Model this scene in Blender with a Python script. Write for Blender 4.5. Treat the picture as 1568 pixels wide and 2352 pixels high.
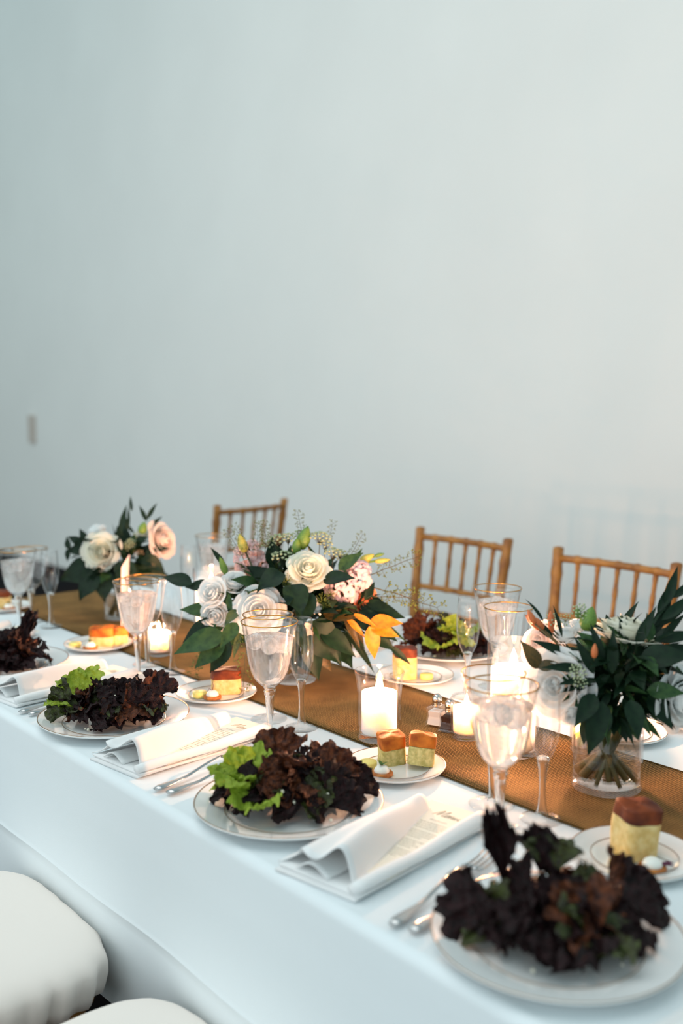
import bpy, math, random
from mathutils import Vector, Matrix, noise
import numpy as np

for o in list(bpy.data.objects):
    bpy.data.objects.remove(o)
SC = bpy.context.scene
COL = SC.collection
PI = math.pi
TZ = 0.76                       # table top height
YAW = 0.8708                    # camera heading, left of +y

# ------------------------------------------------------------------ camera
cam = bpy.data.cameras.new('camera')
cam_o = bpy.data.objects.new('camera', cam)
COL.objects.link(cam_o)
cam.sensor_fit = 'HORIZONTAL'
cam.sensor_width = 24.0
cam.lens = 35.923
cam_o.location = (0, -0.706, TZ + 0.5756)
cam_o.rotation_mode = 'QUATERNION'
cam_o.rotation_quaternion = Vector((-0.76028, 0.64047, -0.10855)).to_track_quat('-Z', 'Y')
cam.dof.use_dof = True
cam.dof.focus_distance = 1.72
cam.dof.aperture_fstop = 2.3
cam.clip_start = 0.05
SC.camera = cam_o

# ------------------------------------------------------------------ world, lights, exposure
w = bpy.data.worlds.new('world')
SC.world = w
w.use_nodes = True
bg = w.node_tree.nodes['Background']
bg.inputs[0].default_value = (0.63, 0.89, 0.95, 1)
bg.inputs[1].default_value = 0.60


def area(name, loc, target, sx, sy, power, color):
    l = bpy.data.lights.new(name, 'AREA')
    l.shape = 'RECTANGLE'
    l.size, l.size_y, l.energy, l.color = sx, sy, power, color
    o = bpy.data.objects.new(name, l)
    COL.objects.link(o)
    o.location = loc
    o.rotation_euler = (Vector(target) - Vector(loc)).to_track_quat('-Z', 'Y').to_euler()
    return o


area('window_daylight', (-2.5, -5.2, 2.0), (-3.0, 2.8, 1.5), 13.0, 3.2, 220, (0.96, 0.99, 1.0))
area('ceiling_daylight', (-2.6, -0.9, 4.6), (-2.6, -0.3, 0.8), 6.0, 2.6, 80, (1.0, 0.98, 0.95))

SC.view_settings.view_transform = 'Standard'
SC.view_settings.look = 'None'
SC.view_settings.exposure = 0.0
SC.view_settings.gamma = 1.0
SC.view_settings.use_curve_mapping = False
SC.cycles.use_denoising = True
SC.cycles.max_bounces = 14
SC.cycles.transparent_max_bounces = 40
SC.cycles.transmission_bounces = 12
SC.cycles.sample_clamp_indirect = 6.0


# ------------------------------------------------------------------ materials
def mat(name):
    m = bpy.data.materials.new(name)
    m.use_nodes = True
    nt = m.node_tree
    b = nt.nodes['Principled BSDF']
    return m, nt, b


def lin(c):
    return tuple(((x / 255) / 12.92 if x / 255 <= .04045 else ((x / 255 + .055) / 1.055) ** 2.4) for x in c) + (1,)


def simple(name, rgb, rough=.5, metal=0., sss=0., sss_r=(1, .5, .3), spec=.5, noise=0., nscale=40, bump=0., bscale=120, coat=0.,
           rgb2=None, sss_scale=.01, trans=0.):
    m, nt, b = mat(name)
    b.inputs['Base Color'].default_value = lin(rgb)
    b.inputs['Roughness'].default_value = rough
    b.inputs['Metallic'].default_value = metal
    b.inputs['Specular IOR Level'].default_value = spec
    b.inputs['Coat Weight'].default_value = coat
    if sss:
        b.inputs['Subsurface Weight'].default_value = sss
        b.inputs['Subsurface Radius'].default_value = sss_r
        b.inputs['Subsurface Scale'].default_value = sss_scale
    tc = nt.nodes.new('ShaderNodeTexCoord')
    if noise or rgb2:
        n = nt.nodes.new('ShaderNodeTexNoise')
        n.inputs['Scale'].default_value = nscale
        n.inputs['Detail'].default_value = 4
        nt.links.new(tc.outputs['Object'], n.inputs['Vector'])
        mr = nt.nodes.new('ShaderNodeMapRange')
        mr.inputs[1].default_value, mr.inputs[2].default_value = .35, .65
        nt.links.new(n.outputs['Fac'], mr.inputs[0])
        mx = nt.nodes.new('ShaderNodeMix')
        mx.data_type = 'RGBA'
        nt.links.new(mr.outputs[0], mx.inputs['Factor'])
        mx.inputs['A'].default_value = lin(rgb)
        c2 = lin(rgb2) if rgb2 else tuple(x * (1 - noise) for x in lin(rgb)[:3]) + (1,)
        mx.inputs['B'].default_value = c2
        nt.links.new(mx.outputs['Result'], b.inputs['Base Color'])
    if bump:
        n2 = nt.nodes.new('ShaderNodeTexNoise')
        n2.inputs['Scale'].default_value = bscale
        nt.links.new(tc.outputs['Object'], n2.inputs['Vector'])
        bp = nt.nodes.new('ShaderNodeBump')
        bp.inputs['Strength'].default_value = bump
        bp.inputs['Distance'].default_value = .002
        nt.links.new(n2.outputs['Fac'], bp.inputs['Height'])
        nt.links.new(bp.outputs['Normal'], b.inputs['Normal'])
    if trans:
        out = nt.nodes['Material Output']
        tr = nt.nodes.new('ShaderNodeBsdfTranslucent')
        tr.inputs[0].default_value = lin(rgb2 or rgb)
        ms = nt.nodes.new('ShaderNodeMixShader')
        ms.inputs[0].default_value = trans
        nt.links.new(b.outputs[0], ms.inputs[1])
        nt.links.new(tr.outputs[0], ms.inputs[2])
        nt.links.new(ms.outputs[0], out.inputs[0])
    return m


def thin_glass(name, tint=(1, 1, 1, 1), f0=.06, rough=.0):
    m, nt, b = mat(name)
    out = nt.nodes['Material Output']
    t = nt.nodes.new('ShaderNodeBsdfTransparent')
    t.inputs[0].default_value = tint
    g = nt.nodes.new('ShaderNodeBsdfGlossy')
    g.inputs['Roughness'].default_value = rough
    fr = nt.nodes.new('ShaderNodeFresnel')
    geo = nt.nodes.new('ShaderNodeNewGeometry')
    mr = nt.nodes.new('ShaderNodeMapRange')          # same reflectance on both faces of the thin wall
    mr.inputs[3].default_value, mr.inputs[4].default_value = 1.52, 1 / 1.52
    nt.links.new(geo.outputs['Backfacing'], mr.inputs[0])
    nt.links.new(mr.outputs[0], fr.inputs[0])
    mx = nt.nodes.new('ShaderNodeMixShader')
    nt.links.new(fr.outputs[0], mx.inputs[0])
    nt.links.new(t.outputs[0], mx.inputs[1])
    nt.links.new(g.outputs[0], mx.inputs[2])
    nt.links.new(mx.outputs[0], out.inputs[0])
    nt.nodes.remove(b)
    return m


def solid_glass(name, ior=1.45, rough=0., cloud=0., ccol=(1, 1, 1, 1), clear=0.):
    m, nt, b = mat(name)
    out = nt.nodes['Material Output']
    g = nt.nodes.new('ShaderNodeBsdfGlass')
    g.inputs['IOR'].default_value = ior
    g.inputs['Roughness'].default_value = rough
    last = g
    if clear:
        t = nt.nodes.new('ShaderNodeBsdfTransparent')
        mx = nt.nodes.new('ShaderNodeMixShader')
        mx.inputs[0].default_value = clear
        nt.links.new(g.outputs[0], mx.inputs[1])
        nt.links.new(t.outputs[0], mx.inputs[2])
        last = mx
    if cloud:
        d = nt.nodes.new('ShaderNodeBsdfTranslucent')
        d.inputs[0].default_value = ccol
        d2 = nt.nodes.new('ShaderNodeBsdfDiffuse')
        d2.inputs[0].default_value = ccol
        a = nt.nodes.new('ShaderNodeMixShader')
        nt.links.new(d.outputs[0], a.inputs[1])
        nt.links.new(d2.outputs[0], a.inputs[2])
        n = nt.nodes.new('ShaderNodeTexNoise')
        n.inputs['Scale'].default_value = 55
        n.inputs['Distortion'].default_value = 2.5
        tc = nt.nodes.new('ShaderNodeTexCoord')
        nt.links.new(tc.outputs['Object'], n.inputs['Vector'])
        mr = nt.nodes.new('ShaderNodeMapRange')
        mr.inputs[1].default_value, mr.inputs[2].default_value = .3, .7
        mr.inputs[3].default_value, mr.inputs[4].default_value = cloud * .4, cloud * 1.6
        nt.links.new(n.outputs['Fac'], mr.inputs[0])
        mx = nt.nodes.new('ShaderNodeMixShader')
        nt.links.new(mr.outputs[0], mx.inputs[0])
        nt.links.new(last.outputs[0], mx.inputs[1])
        nt.links.new(a.outputs[0], mx.inputs[2])
        last = mx
    nt.links.new(last.outputs[0], out.inputs[0])
    nt.nodes.remove(b)
    return m


def emit(name, rgb, s):
    m, nt, b = mat(name)
    e = nt.nodes.new('ShaderNodeEmission')
    e.inputs[0].default_value, e.inputs[1].default_value = rgb, s
    t = nt.nodes.new('ShaderNodeBsdfTransparent')
    a = nt.nodes.new('ShaderNodeAddShader')
    nt.links.new(e.outputs[0], a.inputs[0])
    nt.links.new(t.outputs[0], a.inputs[1])
    nt.links.new(a.outputs[0], nt.nodes['Material Output'].inputs[0])
    nt.nodes.remove(b)
    return m


def burlap():
    m, nt, b = mat('burlap')
    b.inputs['Roughness'].default_value = .95
    b.inputs['Specular IOR Level'].default_value = .1
    tc = nt.nodes.new('ShaderNodeTexCoord')
    waves = []
    for ax, sc in (('X', 74), ('Y', 84)):
        wv = nt.nodes.new('ShaderNodeTexWave')
        wv.bands_direction = ax
        wv.inputs['Scale'].default_value = sc
        wv.inputs['Distortion'].default_value = 3.0
        wv.inputs['Detail'].default_value = 2
        wv.inputs['Detail Scale'].default_value = .6
        nt.links.new(tc.outputs['Object'], wv.inputs['Vector'])
        waves.append(wv)
    mul = nt.nodes.new('ShaderNodeMath')
    mul.operation = 'MULTIPLY'
    nt.links.new(waves[0].outputs['Fac'], mul.inputs[0])
    nt.links.new(waves[1].outputs['Fac'], mul.inputs[1])
    n = nt.nodes.new('ShaderNodeTexNoise')
    n.inputs['Scale'].default_value = 14
    n.inputs['Detail'].default_value = 6
    nt.links.new(tc.outputs['Object'], n.inputs['Vector'])
    add = nt.nodes.new('ShaderNodeMath')
    add.operation = 'MULTIPLY_ADD'
    nt.links.new(n.outputs['Fac'], add.inputs[0])
    add.inputs[1].default_value = .5
    nt.links.new(mul.outputs[0], add.inputs[2])
    cr = nt.nodes.new('ShaderNodeValToRGB')
    cr.color_ramp.elements[0].position = .2
    cr.color_ramp.elements[0].color = lin((54, 40, 22))
    cr.color_ramp.elements[1].position = .85
    cr.color_ramp.elements[1].color = lin((186, 142, 86))
    nt.links.new(add.outputs[0], cr.inputs[0])
    nt.links.new(cr.outputs[0], b.inputs['Base Color'])
    bp = nt.nodes.new('ShaderNodeBump')
    bp.inputs['Strength'].default_value = .8
    bp.inputs['Distance'].default_value = .0012
    nt.links.new(mul.outputs[0], bp.inputs['Height'])
    nt.links.new(bp.outputs['Normal'], b.inputs['Normal'])
    return m


M = {}
M['wall'] = simple('wall_paint', (244, 243, 239), .9, spec=.2, noise=.03, nscale=1.5, bump=.05, bscale=300)
M['floor'] = simple('dark_floor', (13, 15, 21), .85, spec=.05, rgb2=(24, 18, 18), nscale=3)
M['cloth'] = simple('table_linen', (228, 235, 238), .85, spec=.15, bump=.12, bscale=900)
M['linen'] = simple('napkin_linen', (243, 244, 244), .85, spec=.15, bump=.1, bscale=900, trans=.12)
M['burlap'] = burlap()
M['hem'] = simple('burlap_hem', (74, 58, 26), .95, spec=.1, noise=.4, nscale=300)
M['porcelain'] = simple('porcelain', (240, 241, 240), .12, spec=.55, coat=.3)
M['gold'] = simple('gold_trim', (196, 142, 62), .22, metal=1.)
M['platinum'] = simple('bronze_band', (150, 122, 92), .3, metal=.8)
M['glass'] = thin_glass('clear_glass')
M['stemglass'] = solid_glass('stem_glass', 1.3, clear=.35)
M['water'] = solid_glass('iced_water', 1.24, .03, cloud=.13, ccol=(.97, .93, .91, 1), clear=.25)
M['ice'] = solid_glass('ice', 1.15, .12, cloud=.22, clear=.2)
M['vasewater'] = solid_glass('vase_water', 1.12, 0, clear=.5)
M['wax'] = simple('candle_wax', (250, 246, 236), .5, sss=.85, sss_r=(1, .8, .6), sss_scale=.03)
M['wick'] = simple('wick', (40, 26, 20), .9)
M['flame'] = emit('flame', (1.0, .66, .30, 1), 9)
M['steel'] = simple('cutlery_steel', (190, 190, 190), .18, metal=1.)
M['chrome'] = simple('chrome_cap', (215, 210, 205), .12, metal=1.)
M['salt'] = simple('salt', (240, 238, 236), .8)
M['pepper'] = simple('pepper', (70, 34, 20), .9, rgb2=(24, 12, 10), nscale=700)
M['paper'] = simple('cream_paper', (240, 234, 218), .8, spec=.2)
M['ink'] = simple('ink', (160, 146, 122), .9)
M['pinkcard'] = simple('card_paper', (246, 222, 218), .8, trans=.15)
M['crust'] = simple('bread_crust', (218, 124, 40), .7, spec=.25, rgb2=(156, 74, 24), nscale=45, bump=.3, bscale=160)
M['darkcrust'] = simple('brown_crust', (136, 62, 24), .6, spec=.3, rgb2=(76, 30, 20), nscale=40, bump=.2, bscale=160)
M['crumb'] = simple('bread_crumb', (238, 212, 150), .9, rgb2=(220, 184, 112), nscale=110, bump=.8, bscale=230, sss=.2, sss_scale=.004)
M['herbcrumb'] = simple('herb_bread_crumb', (226, 208, 140), .9, rgb2=(182, 168, 96), nscale=140, bump=.9, bscale=260)
M['butter'] = simple('butter', (248, 228, 132), .4, sss=.3, sss_scale=.006)
M['cracker'] = simple('cracker', (206, 132, 56), .6, rgb2=(160, 86, 30), nscale=120, bump=.3)
M['cream'] = simple('cream_cheese', (244, 244, 236), .5, sss=.3, sss_scale=.004)
M['herb'] = simple('herb_garnish', (74, 104, 34), .6)
M['beet'] = simple('purple_garnish', (92, 28, 66), .5)
M['chair'] = simple('gold_painted_wood', (168, 116, 48), .45, rgb2=(130, 82, 32), nscale=30, bump=.1)
M['cushion'] = simple('ivory_cushion', (246, 236, 228), .9, spec=.15, bump=.1, bscale=500)
M['plate_tan'] = simple('tan_wall_plate', (206, 194, 184), .5)
M['redleaf'] = simple('red_leaf_lettuce', (42, 17, 20), .5, rgb2=(19, 11, 12), nscale=7, bump=1.0, bscale=26, spec=.22, trans=.08)
M['brownleaf'] = simple('bronze_lettuce', (112, 60, 32), .5, spec=.25, rgb2=(44, 24, 22), nscale=7, bump=1.0, bscale=26, trans=.1)
M['greenleaf'] = simple('green_lettuce', (186, 206, 72), .42, rgb2=(138, 166, 48), nscale=7, bump=1.0, bscale=26, trans=.35)
M['olivelettuce'] = simple('olive_lettuce', (70, 82, 26), .42, rgb2=(40, 34, 20), nscale=7, bump=1.0, bscale=26, trans=.15)
M['cheese'] = simple('cheese_crumb', (240, 234, 214), .7)
M['rib'] = simple('lettuce_rib', (196, 190, 130), .5)
M['leafdark'] = simple('dark_leaf', (24, 48, 28), .5, rgb2=(12, 32, 20), nscale=5, trans=.08, spec=.22)
M['leafmid'] = simple('mid_leaf', (62, 92, 48), .5, rgb2=(34, 62, 36), nscale=5, trans=.15, spec=.25)
M['leafolive'] = simple('olive_leaf', (88, 100, 50), .5, rgb2=(58, 74, 40), nscale=20, trans=.2)
M['leafbrown'] = simple('bronze_leaf', (94, 72, 30), .5, rgb2=(52, 52, 28), nscale=14, trans=.2)
M['leafamber'] = simple('amber_leaf', (224, 152, 34), .5, rgb2=(186, 112, 24), nscale=5, trans=.35)
M['stem'] = simple('flower_stem', (52, 62, 30), .55, rgb2=(92, 78, 40), nscale=20)
M['petal_white'] = simple('white_petal', (250, 251, 250), .6, sss=0, trans=.35, spec=.2)
M['petal_cream'] = simple('cream_petal', (250, 247, 232), .6, trans=.35, spec=.2)
M['petal_blush'] = simple('blush_petal', (252, 236, 226), .6, trans=.35, spec=.2)
M['petal_pink'] = simple('pink_petal', (240, 198, 204), .6, rgb2=(250, 228, 230), nscale=60, trans=.25, spec=.2)
M['petal_mauve'] = simple('mauve_petal', (206, 168, 172), .6, rgb2=(228, 206, 204), nscale=60, trans=.2, spec=.2)
M['petal_peach'] = simple('peach_petal', (246, 158, 112), .6, trans=.3, spec=.2)
M['umbel'] = simple('pale_umbel', (190, 200, 164), .8, rgb2=(150, 164, 120), nscale=200)
M['umbelpink'] = simple('pinkish_umbel', (180, 150, 120), .8, rgb2=(140, 124, 90), nscale=200)
M['bud'] = simple('green_bud', (126, 158, 66), .5, rgb2=(84, 122, 50), nscale=30, trans=.1)
M['budtip'] = simple('yellow_bud', (206, 192, 92), .5, rgb2=(150, 150, 60), nscale=30)
M['budorange'] = simple('orange_bud', (226, 128, 70), .5, rgb2=(180, 90, 50), nscale=30)
M['seed'] = simple('seeded_green', (120, 132, 50), .7, rgb2=(84, 104, 46), nscale=200)
M['tableboard'] = simple('table_board', (120, 100, 80), .7)
M['metalleg'] = simple('table_leg', (60, 60, 62), .5, metal=.6)


# ------------------------------------------------------------------ mesh helpers
class G:
    def __init__(s):
        s.v, s.f, s.mi = [], [], []

    def add(s, vs, fs, m=0):
        b = len(s.v)
        s.v += [tuple(x) for x in vs]
        s.f += [tuple(i + b for i in f) for f in fs]
        s.mi += [m] * len(fs)
        return s

    def lathe(s, prof, seg=32, c=(0, 0, 0), m=0, sx=1., sy=1.):
        vs, fs, rows = [], [], []
        for r, z in prof:
            if r < 1e-6:
                rows.append([len(vs)])
                vs.append((c[0], c[1], c[2] + z))
            else:
                rows.append(list(range(len(vs), len(vs) + seg)))
                vs += [(c[0] + sx * r * math.cos(2 * PI * k / seg), c[1] + sy * r * math.sin(2 * PI * k / seg), c[2] + z) for k in range(seg)]
        for a, b in zip(rows, rows[1:]):
            for k in range(seg):
                k2 = (k + 1) % seg
                if len(a) == 1 and len(b) > 1:
                    fs.append((a[0], b[k2], b[k]))
                elif len(b) == 1 and len(a) > 1:
                    fs.append((a[k], a[k2], b[0]))
                elif len(a) > 1:
                    fs.append((a[k], a[k2], b[k2], b[k]))
        return s.add(vs, fs, m)

    def tube(s, pts, rad, seg=8, m=0, flat=1.):
        pts = [Vector(p) for p in pts]
        n = len(pts)
        if not hasattr(rad, '__len__'):
            rad = [rad] * n
        vs, fs = [], []
        t0 = (pts[1] - pts[0]).normalized()
        up = Vector((0, 0, 1)) if abs(t0.z) < .9 else Vector((1, 0, 0))
        side = t0.cross(up).normalized()
        for i, p in enumerate(pts):
            t = (pts[min(i + 1, n - 1)] - pts[max(i - 1, 0)]).normalized()
            side = (side - t * side.dot(t)).normalized()
            nn = side.cross(t)
            for k in range(seg):
                a = 2 * PI * k / seg
                vs.append(p + side * (rad[i] * math.cos(a)) + nn * (rad[i] * flat * math.sin(a)))
        for i in range(n - 1):
            for k in range(seg):
                k2 = (k + 1) % seg
                fs.append((i * seg + k, (i + 1) * seg + k, (i + 1) * seg + k2, i * seg + k2))
        fs.append(tuple(range(seg)))
        fs.append(tuple(range((n - 1) * seg, n * seg))[::-1])
        return s.add(vs, fs, m)

    def grid(s, fn, nu, nv, m=0, closed=False):
        vs = [fn(i / nu, j / nv) for i in range(nu + 1) for j in range(nv + (0 if closed else 1))]
        w_ = nv if closed else nv + 1
        fs = []
        for i in range(nu):
            for j in range(nv):
                j2 = (j + 1) % w_
                fs.append((i * w_ + j, (i + 1) * w_ + j, (i + 1) * w_ + j2, i * w_ + j2))
        return s.add(vs, fs, m)

    def box(s, x0, x1, y0, y1, z0, z1, m=0):
        vs = [(x, y, z) for x in (x0, x1) for y in (y0, y1) for z in (z0, z1)]
        fs = [(0, 1, 3, 2), (4, 6, 7, 5), (0, 4, 5, 1), (2, 3, 7, 6), (0, 2, 6, 4), (1, 5, 7, 3)]
        return s.add(vs, fs, m)

    def octa(s, c, r, m=0):
        x, y, z = c
        vs = [(x + r, y, z), (x - r, y, z), (x, y + r, z), (x, y - r, z), (x, y, z + r), (x, y, z - r)]
        return s.add(vs, [(0, 2, 4), (2, 1, 4), (1, 3, 4), (3, 0, 4), (2, 0, 5), (1, 2, 5), (3, 1, 5), (0, 3, 5)], m)

    def ball(s, c, rx, ry, rz, nu=8, nv=12, m=0, jit=None):
        prof = [(math.sin(PI * i / nu), -math.cos(PI * i / nu)) for i in range(nu + 1)]
        prof = [(0 if (i in (0, nu)) else r, z) for i, (r, z) in enumerate(prof)]
        b = len(s.v)
        s.lathe(prof, nv, m=m)
        for i in range(b, len(s.v)):
            x, y, z = s.v[i]
            k = jit(x, y, z) if jit else 1
            s.v[i] = (c[0] + x * rx * k, c[1] + y * ry * k, c[2] + z * rz * k)
        return s

    def xf(s, mtx, start=0):
        for i in range(start, len(s.v)):
            s.v[i] = tuple(mtx @ Vector(s.v[i]))
        return s

    def mesh(s, name, mats, smooth=True):
        me = bpy.data.meshes.new(name)
        me.from_pydata(s.v, [], s.f)
        if not isinstance(mats, (list, tuple)):
            mats = [mats]
        for m_ in mats:
            me.materials.append(m_)
        if len(mats) > 1:
            me.polygons.foreach_set('material_index', s.mi)
        if smooth:
            me.polygons.foreach_set('use_smooth', [True] * len(s.f))
        me.update()
        return me


def put(name, me, parent=None, loc=(0, 0, 0), rot=(0, 0, 0), scale=(1, 1, 1), mtx=None, mod=None):
    o = bpy.data.objects.new(name, me)
    COL.objects.link(o)
    if mtx is not None:
        o.matrix_local = mtx
    else:
        o.location, o.rotation_euler = loc, rot
        o.scale = scale if hasattr(scale, '__len__') else (scale,) * 3
    if parent:
        o.parent = parent
        o.matrix_parent_inverse = Matrix()
    return o


def tag(o, label, cat, group=None):
    o['label'] = label
    o['category'] = cat
    if group:
        o['group'] = group
    return o


def thing(name, label, cat, loc=(0, 0, 0), rz=0., group=None):
    o = bpy.data.objects.new(name, None)
    COL.objects.link(o)
    o.location = loc
    o.rotation_euler = (0, 0, rz)
    o.empty_display_size = .02
    return tag(o, label, cat, group)


def struct(name, me, parent=None, **k):
    o = put(name, me, parent, **k)
    o['kind'] = 'structure'
    return o


def bevel(o, wd=.002, seg=2):
    b = o.modifiers.new('bevel', 'BEVEL')
    b.width, b.segments = wd, seg
    b.limit_method = 'ANGLE'
    return o


def frame(p, d, n=(0, 0, 1), s=1.):
    """matrix: local +Y along d, local +Z near n"""
    d = Vector(d).normalized()
    n = Vector(n)
    x = d.cross(n)
    if x.length < 1e-3:
        x = d.cross(Vector((1, .3, 0)))
    x.normalize()
    z = x.cross(d)
    m = Matrix((x, d, z)).transposed().to_4x4()
    m.translation = Vector(p)
    return m @ Matrix.Scale(s, 4)


def zframe(p, z, s=1., spin=0.):
    """matrix: local +Z along z"""
    q = Vector(z).normalized().to_track_quat('Z', 'Y').to_matrix().to_4x4()
    q.translation = Vector(p)
    return q @ Matrix.Rotation(spin, 4, 'Z') @ Matrix.Scale(s, 4)


def lifted(me, m, zmin):
    """raise a placement so that no vertex dips under zmin (parent space)"""
    n = len(me.vertices)
    co = np.empty(n * 3)
    me.vertices.foreach_get('co', co)
    co = co.reshape(n, 3)
    z = co @ np.array(m)[2, :3] + m[2][3]
    if z.min() < zmin:
        m = Matrix.Translation((0, 0, zmin - float(z.min()))) @ m
    return m


# ------------------------------------------------------------------ the room
struct('wall_back', G().box(-11.2, 5.0, 2.81, 2.95, 0, 5.2).mesh('wall_back', M['wall'], False))
struct('wall_left', G().box(-11.34, -11.2, -4.0, 2.95, 0, 5.2).mesh('wall_left', M['wall'], False))
struct('floor', G().box(-11.3, 5.0, -5.0, 2.9, -.1, 0).mesh('floor', M['floor'], False))
wp = thing('wall_plate', 'pale tan rectangular plate fixed to the white wall at far left', 'wall plate', (-8.14, 2.80, 1.10))
bevel(put('cover_plate', G().box(-.062, .062, -.008, .008, -.115, .115).mesh('cover_plate', M['plate_tan'], False), wp), .003)
bevel(put('rocker', G().box(-.02, .02, -.012, -.004, -.045, .045).mesh('rocker', M['plate_tan'], False), wp), .002)

# ------------------------------------------------------------------ table, cloth, runner
X0, X1, YB = -2.836, 0.30, 1.08
tb = thing('banquet_table', 'long folding table hidden under the white tablecloth', 'table', (0, 0, 0))
put('tabletop', G().box(X0 + .012, X1 - .012, .012, YB - .012, TZ - .04, TZ - .006).mesh('tabletop', M['tableboard'], False), tb)
for lx in (X0 + .25, -1.4, X1 - .25):
    for ly in (.16, YB - .16):
        put('leg', G().tube([(lx, ly, 0), (lx, ly, TZ - .042)], .016, 10).mesh('leg', M['metalleg']), tb)


def cloth():
    g = G()
    rr = .014
    drop = .375
    # half profile: outward offset, height, repeated on all four sides (rounded rectangle)
    prof = []
    for k in range(7):
        a = PI / 2 * k / 6
        prof.append((-rr + rr * math.sin(a), -rr + rr * math.cos(a)))
    for k in range(1, 15):
        t = k / 14
        z = -rr - (drop - rr) * t
        if t <= .525:
            o = .013 * (t / .525) ** 1.3
        else:
            o = .013 - .012 * (t - .525) / .475
        prof.append((o, z))
        if abs(t - 7 / 14) < .01:                 # pressed fold line: a narrow ridge
            zf = -rr - (drop - rr) * .522
            prof += [(.0132, zf), (.0137, zf - .0008), (.0124, zf - .0026)]
    nx, ny = 64, 22
    ring = []
    for i in range(nx):
        ring.append((X0 + (X1 - X0) * i / nx, 0, 0, -1))
    for i in range(ny):
        ring.append((X1, YB * i / ny, 1, 0))
    for i in range(nx):
        ring.append((X1 - (X1 - X0) * i / nx, YB, 0, 1))
    for i in range(ny):
        ring.append((X0, YB - YB * i / ny, -1, 0))
    N = len(ring)
    vs, fs = [], []
    for o, z in prof:
        for k, (x, y, ox, oy) in enumerate(ring):
            depth = max(0, -z - .02) / drop
            ph = (x * 3.1 + y * 4.3)
            wv = .007 * depth * math.sin(ph * 2.2 + .6) + .004 * depth * math.sin(ph * 5.3)
            cx = min(max(x, X0 + rr), X1 - rr) if o < 0 else x
            vs.append((x + ox * (o + wv), y + oy * (o + wv), z))
    for i in range(len(prof) - 1):
        for k in range(N):
            k2 = (k + 1) % N
            fs.append((i * N + k, i * N + k2, (i + 1) * N + k2, (i + 1) * N + k)[::-1])
    g.add(vs, fs)
    g.add([vs[k] for k in range(N)], [tuple(range(N))])
    o = put('tablecloth', g.mesh('tablecloth', M['cloth']), loc=(0, 0, TZ))
    return o


tag(cloth(), 'white tablecloth draped over the long banquet table', 'tablecloth')

ru = thing('table_runner', 'brown burlap runner laid down the middle of the white table', 'table runner', (0, 0, TZ))


def runner():
    x0, x1 = X0 - .020, X1
    g = G()

    def f(u, v):
        L = (x1 - x0) + .25
        d = u * L
        y = .393 + v * (.687 - .393) + .0025 * math.sin(d * 5.1)
        if d < .25:
            return (x0 - .004, y, -.25 + d + .0025)
        x = x0 + d - .25
        z = .0028
        if 0.03 > d - .25:
            z = .0028
        return (x, y, z)
    g.grid(f, 120, 12)
    me = g.mesh('burlap_sheet', M['burlap'])
    o = put('burlap_sheet', me, ru)
    sd = o.modifiers.new('thick', 'SOLIDIFY')
    sd.thickness = .0018
    for e in (0, 1):
        pts = []
        for i in range(121):
            p = list(f(i / 120, e))
            p[2] += .0004
            pts.append(p)
        put('hem', G().tube(pts, .0018, 6, flat=.6).mesh('hem', M['hem']), ru)


runner()


# ------------------------------------------------------------------ chairs
def bamboo(p0, p1, r, rings, seg=12, bend=None):
    p0, p1 = Vector(p0), Vector(p1)
    ts = {0., 1.}
    for k in rings:
        for d in (-.012, -.006, 0, .006, .012):
            ts.add(min(1, max(0, k + d / (p1 - p0).length)))
    for i in range(9):
        ts.add(i / 8)
    ts = sorted(ts)
    pts, rad = [], []
    for t in ts:
        p = p0.lerp(p1, t)
        if bend:
            p += Vector(bend) * (4 * t * (1 - t))
        b = 0
        for k in rings:
            d = abs(t - k) * (p1 - p0).length
            b = max(b, 1 - (d / .011) ** 2) if d < .011 else b
        pts.append(p)
        rad.append(r * (1 + .24 * max(0, b)))
    return G().tube(pts, rad, seg)


CH = {}


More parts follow.
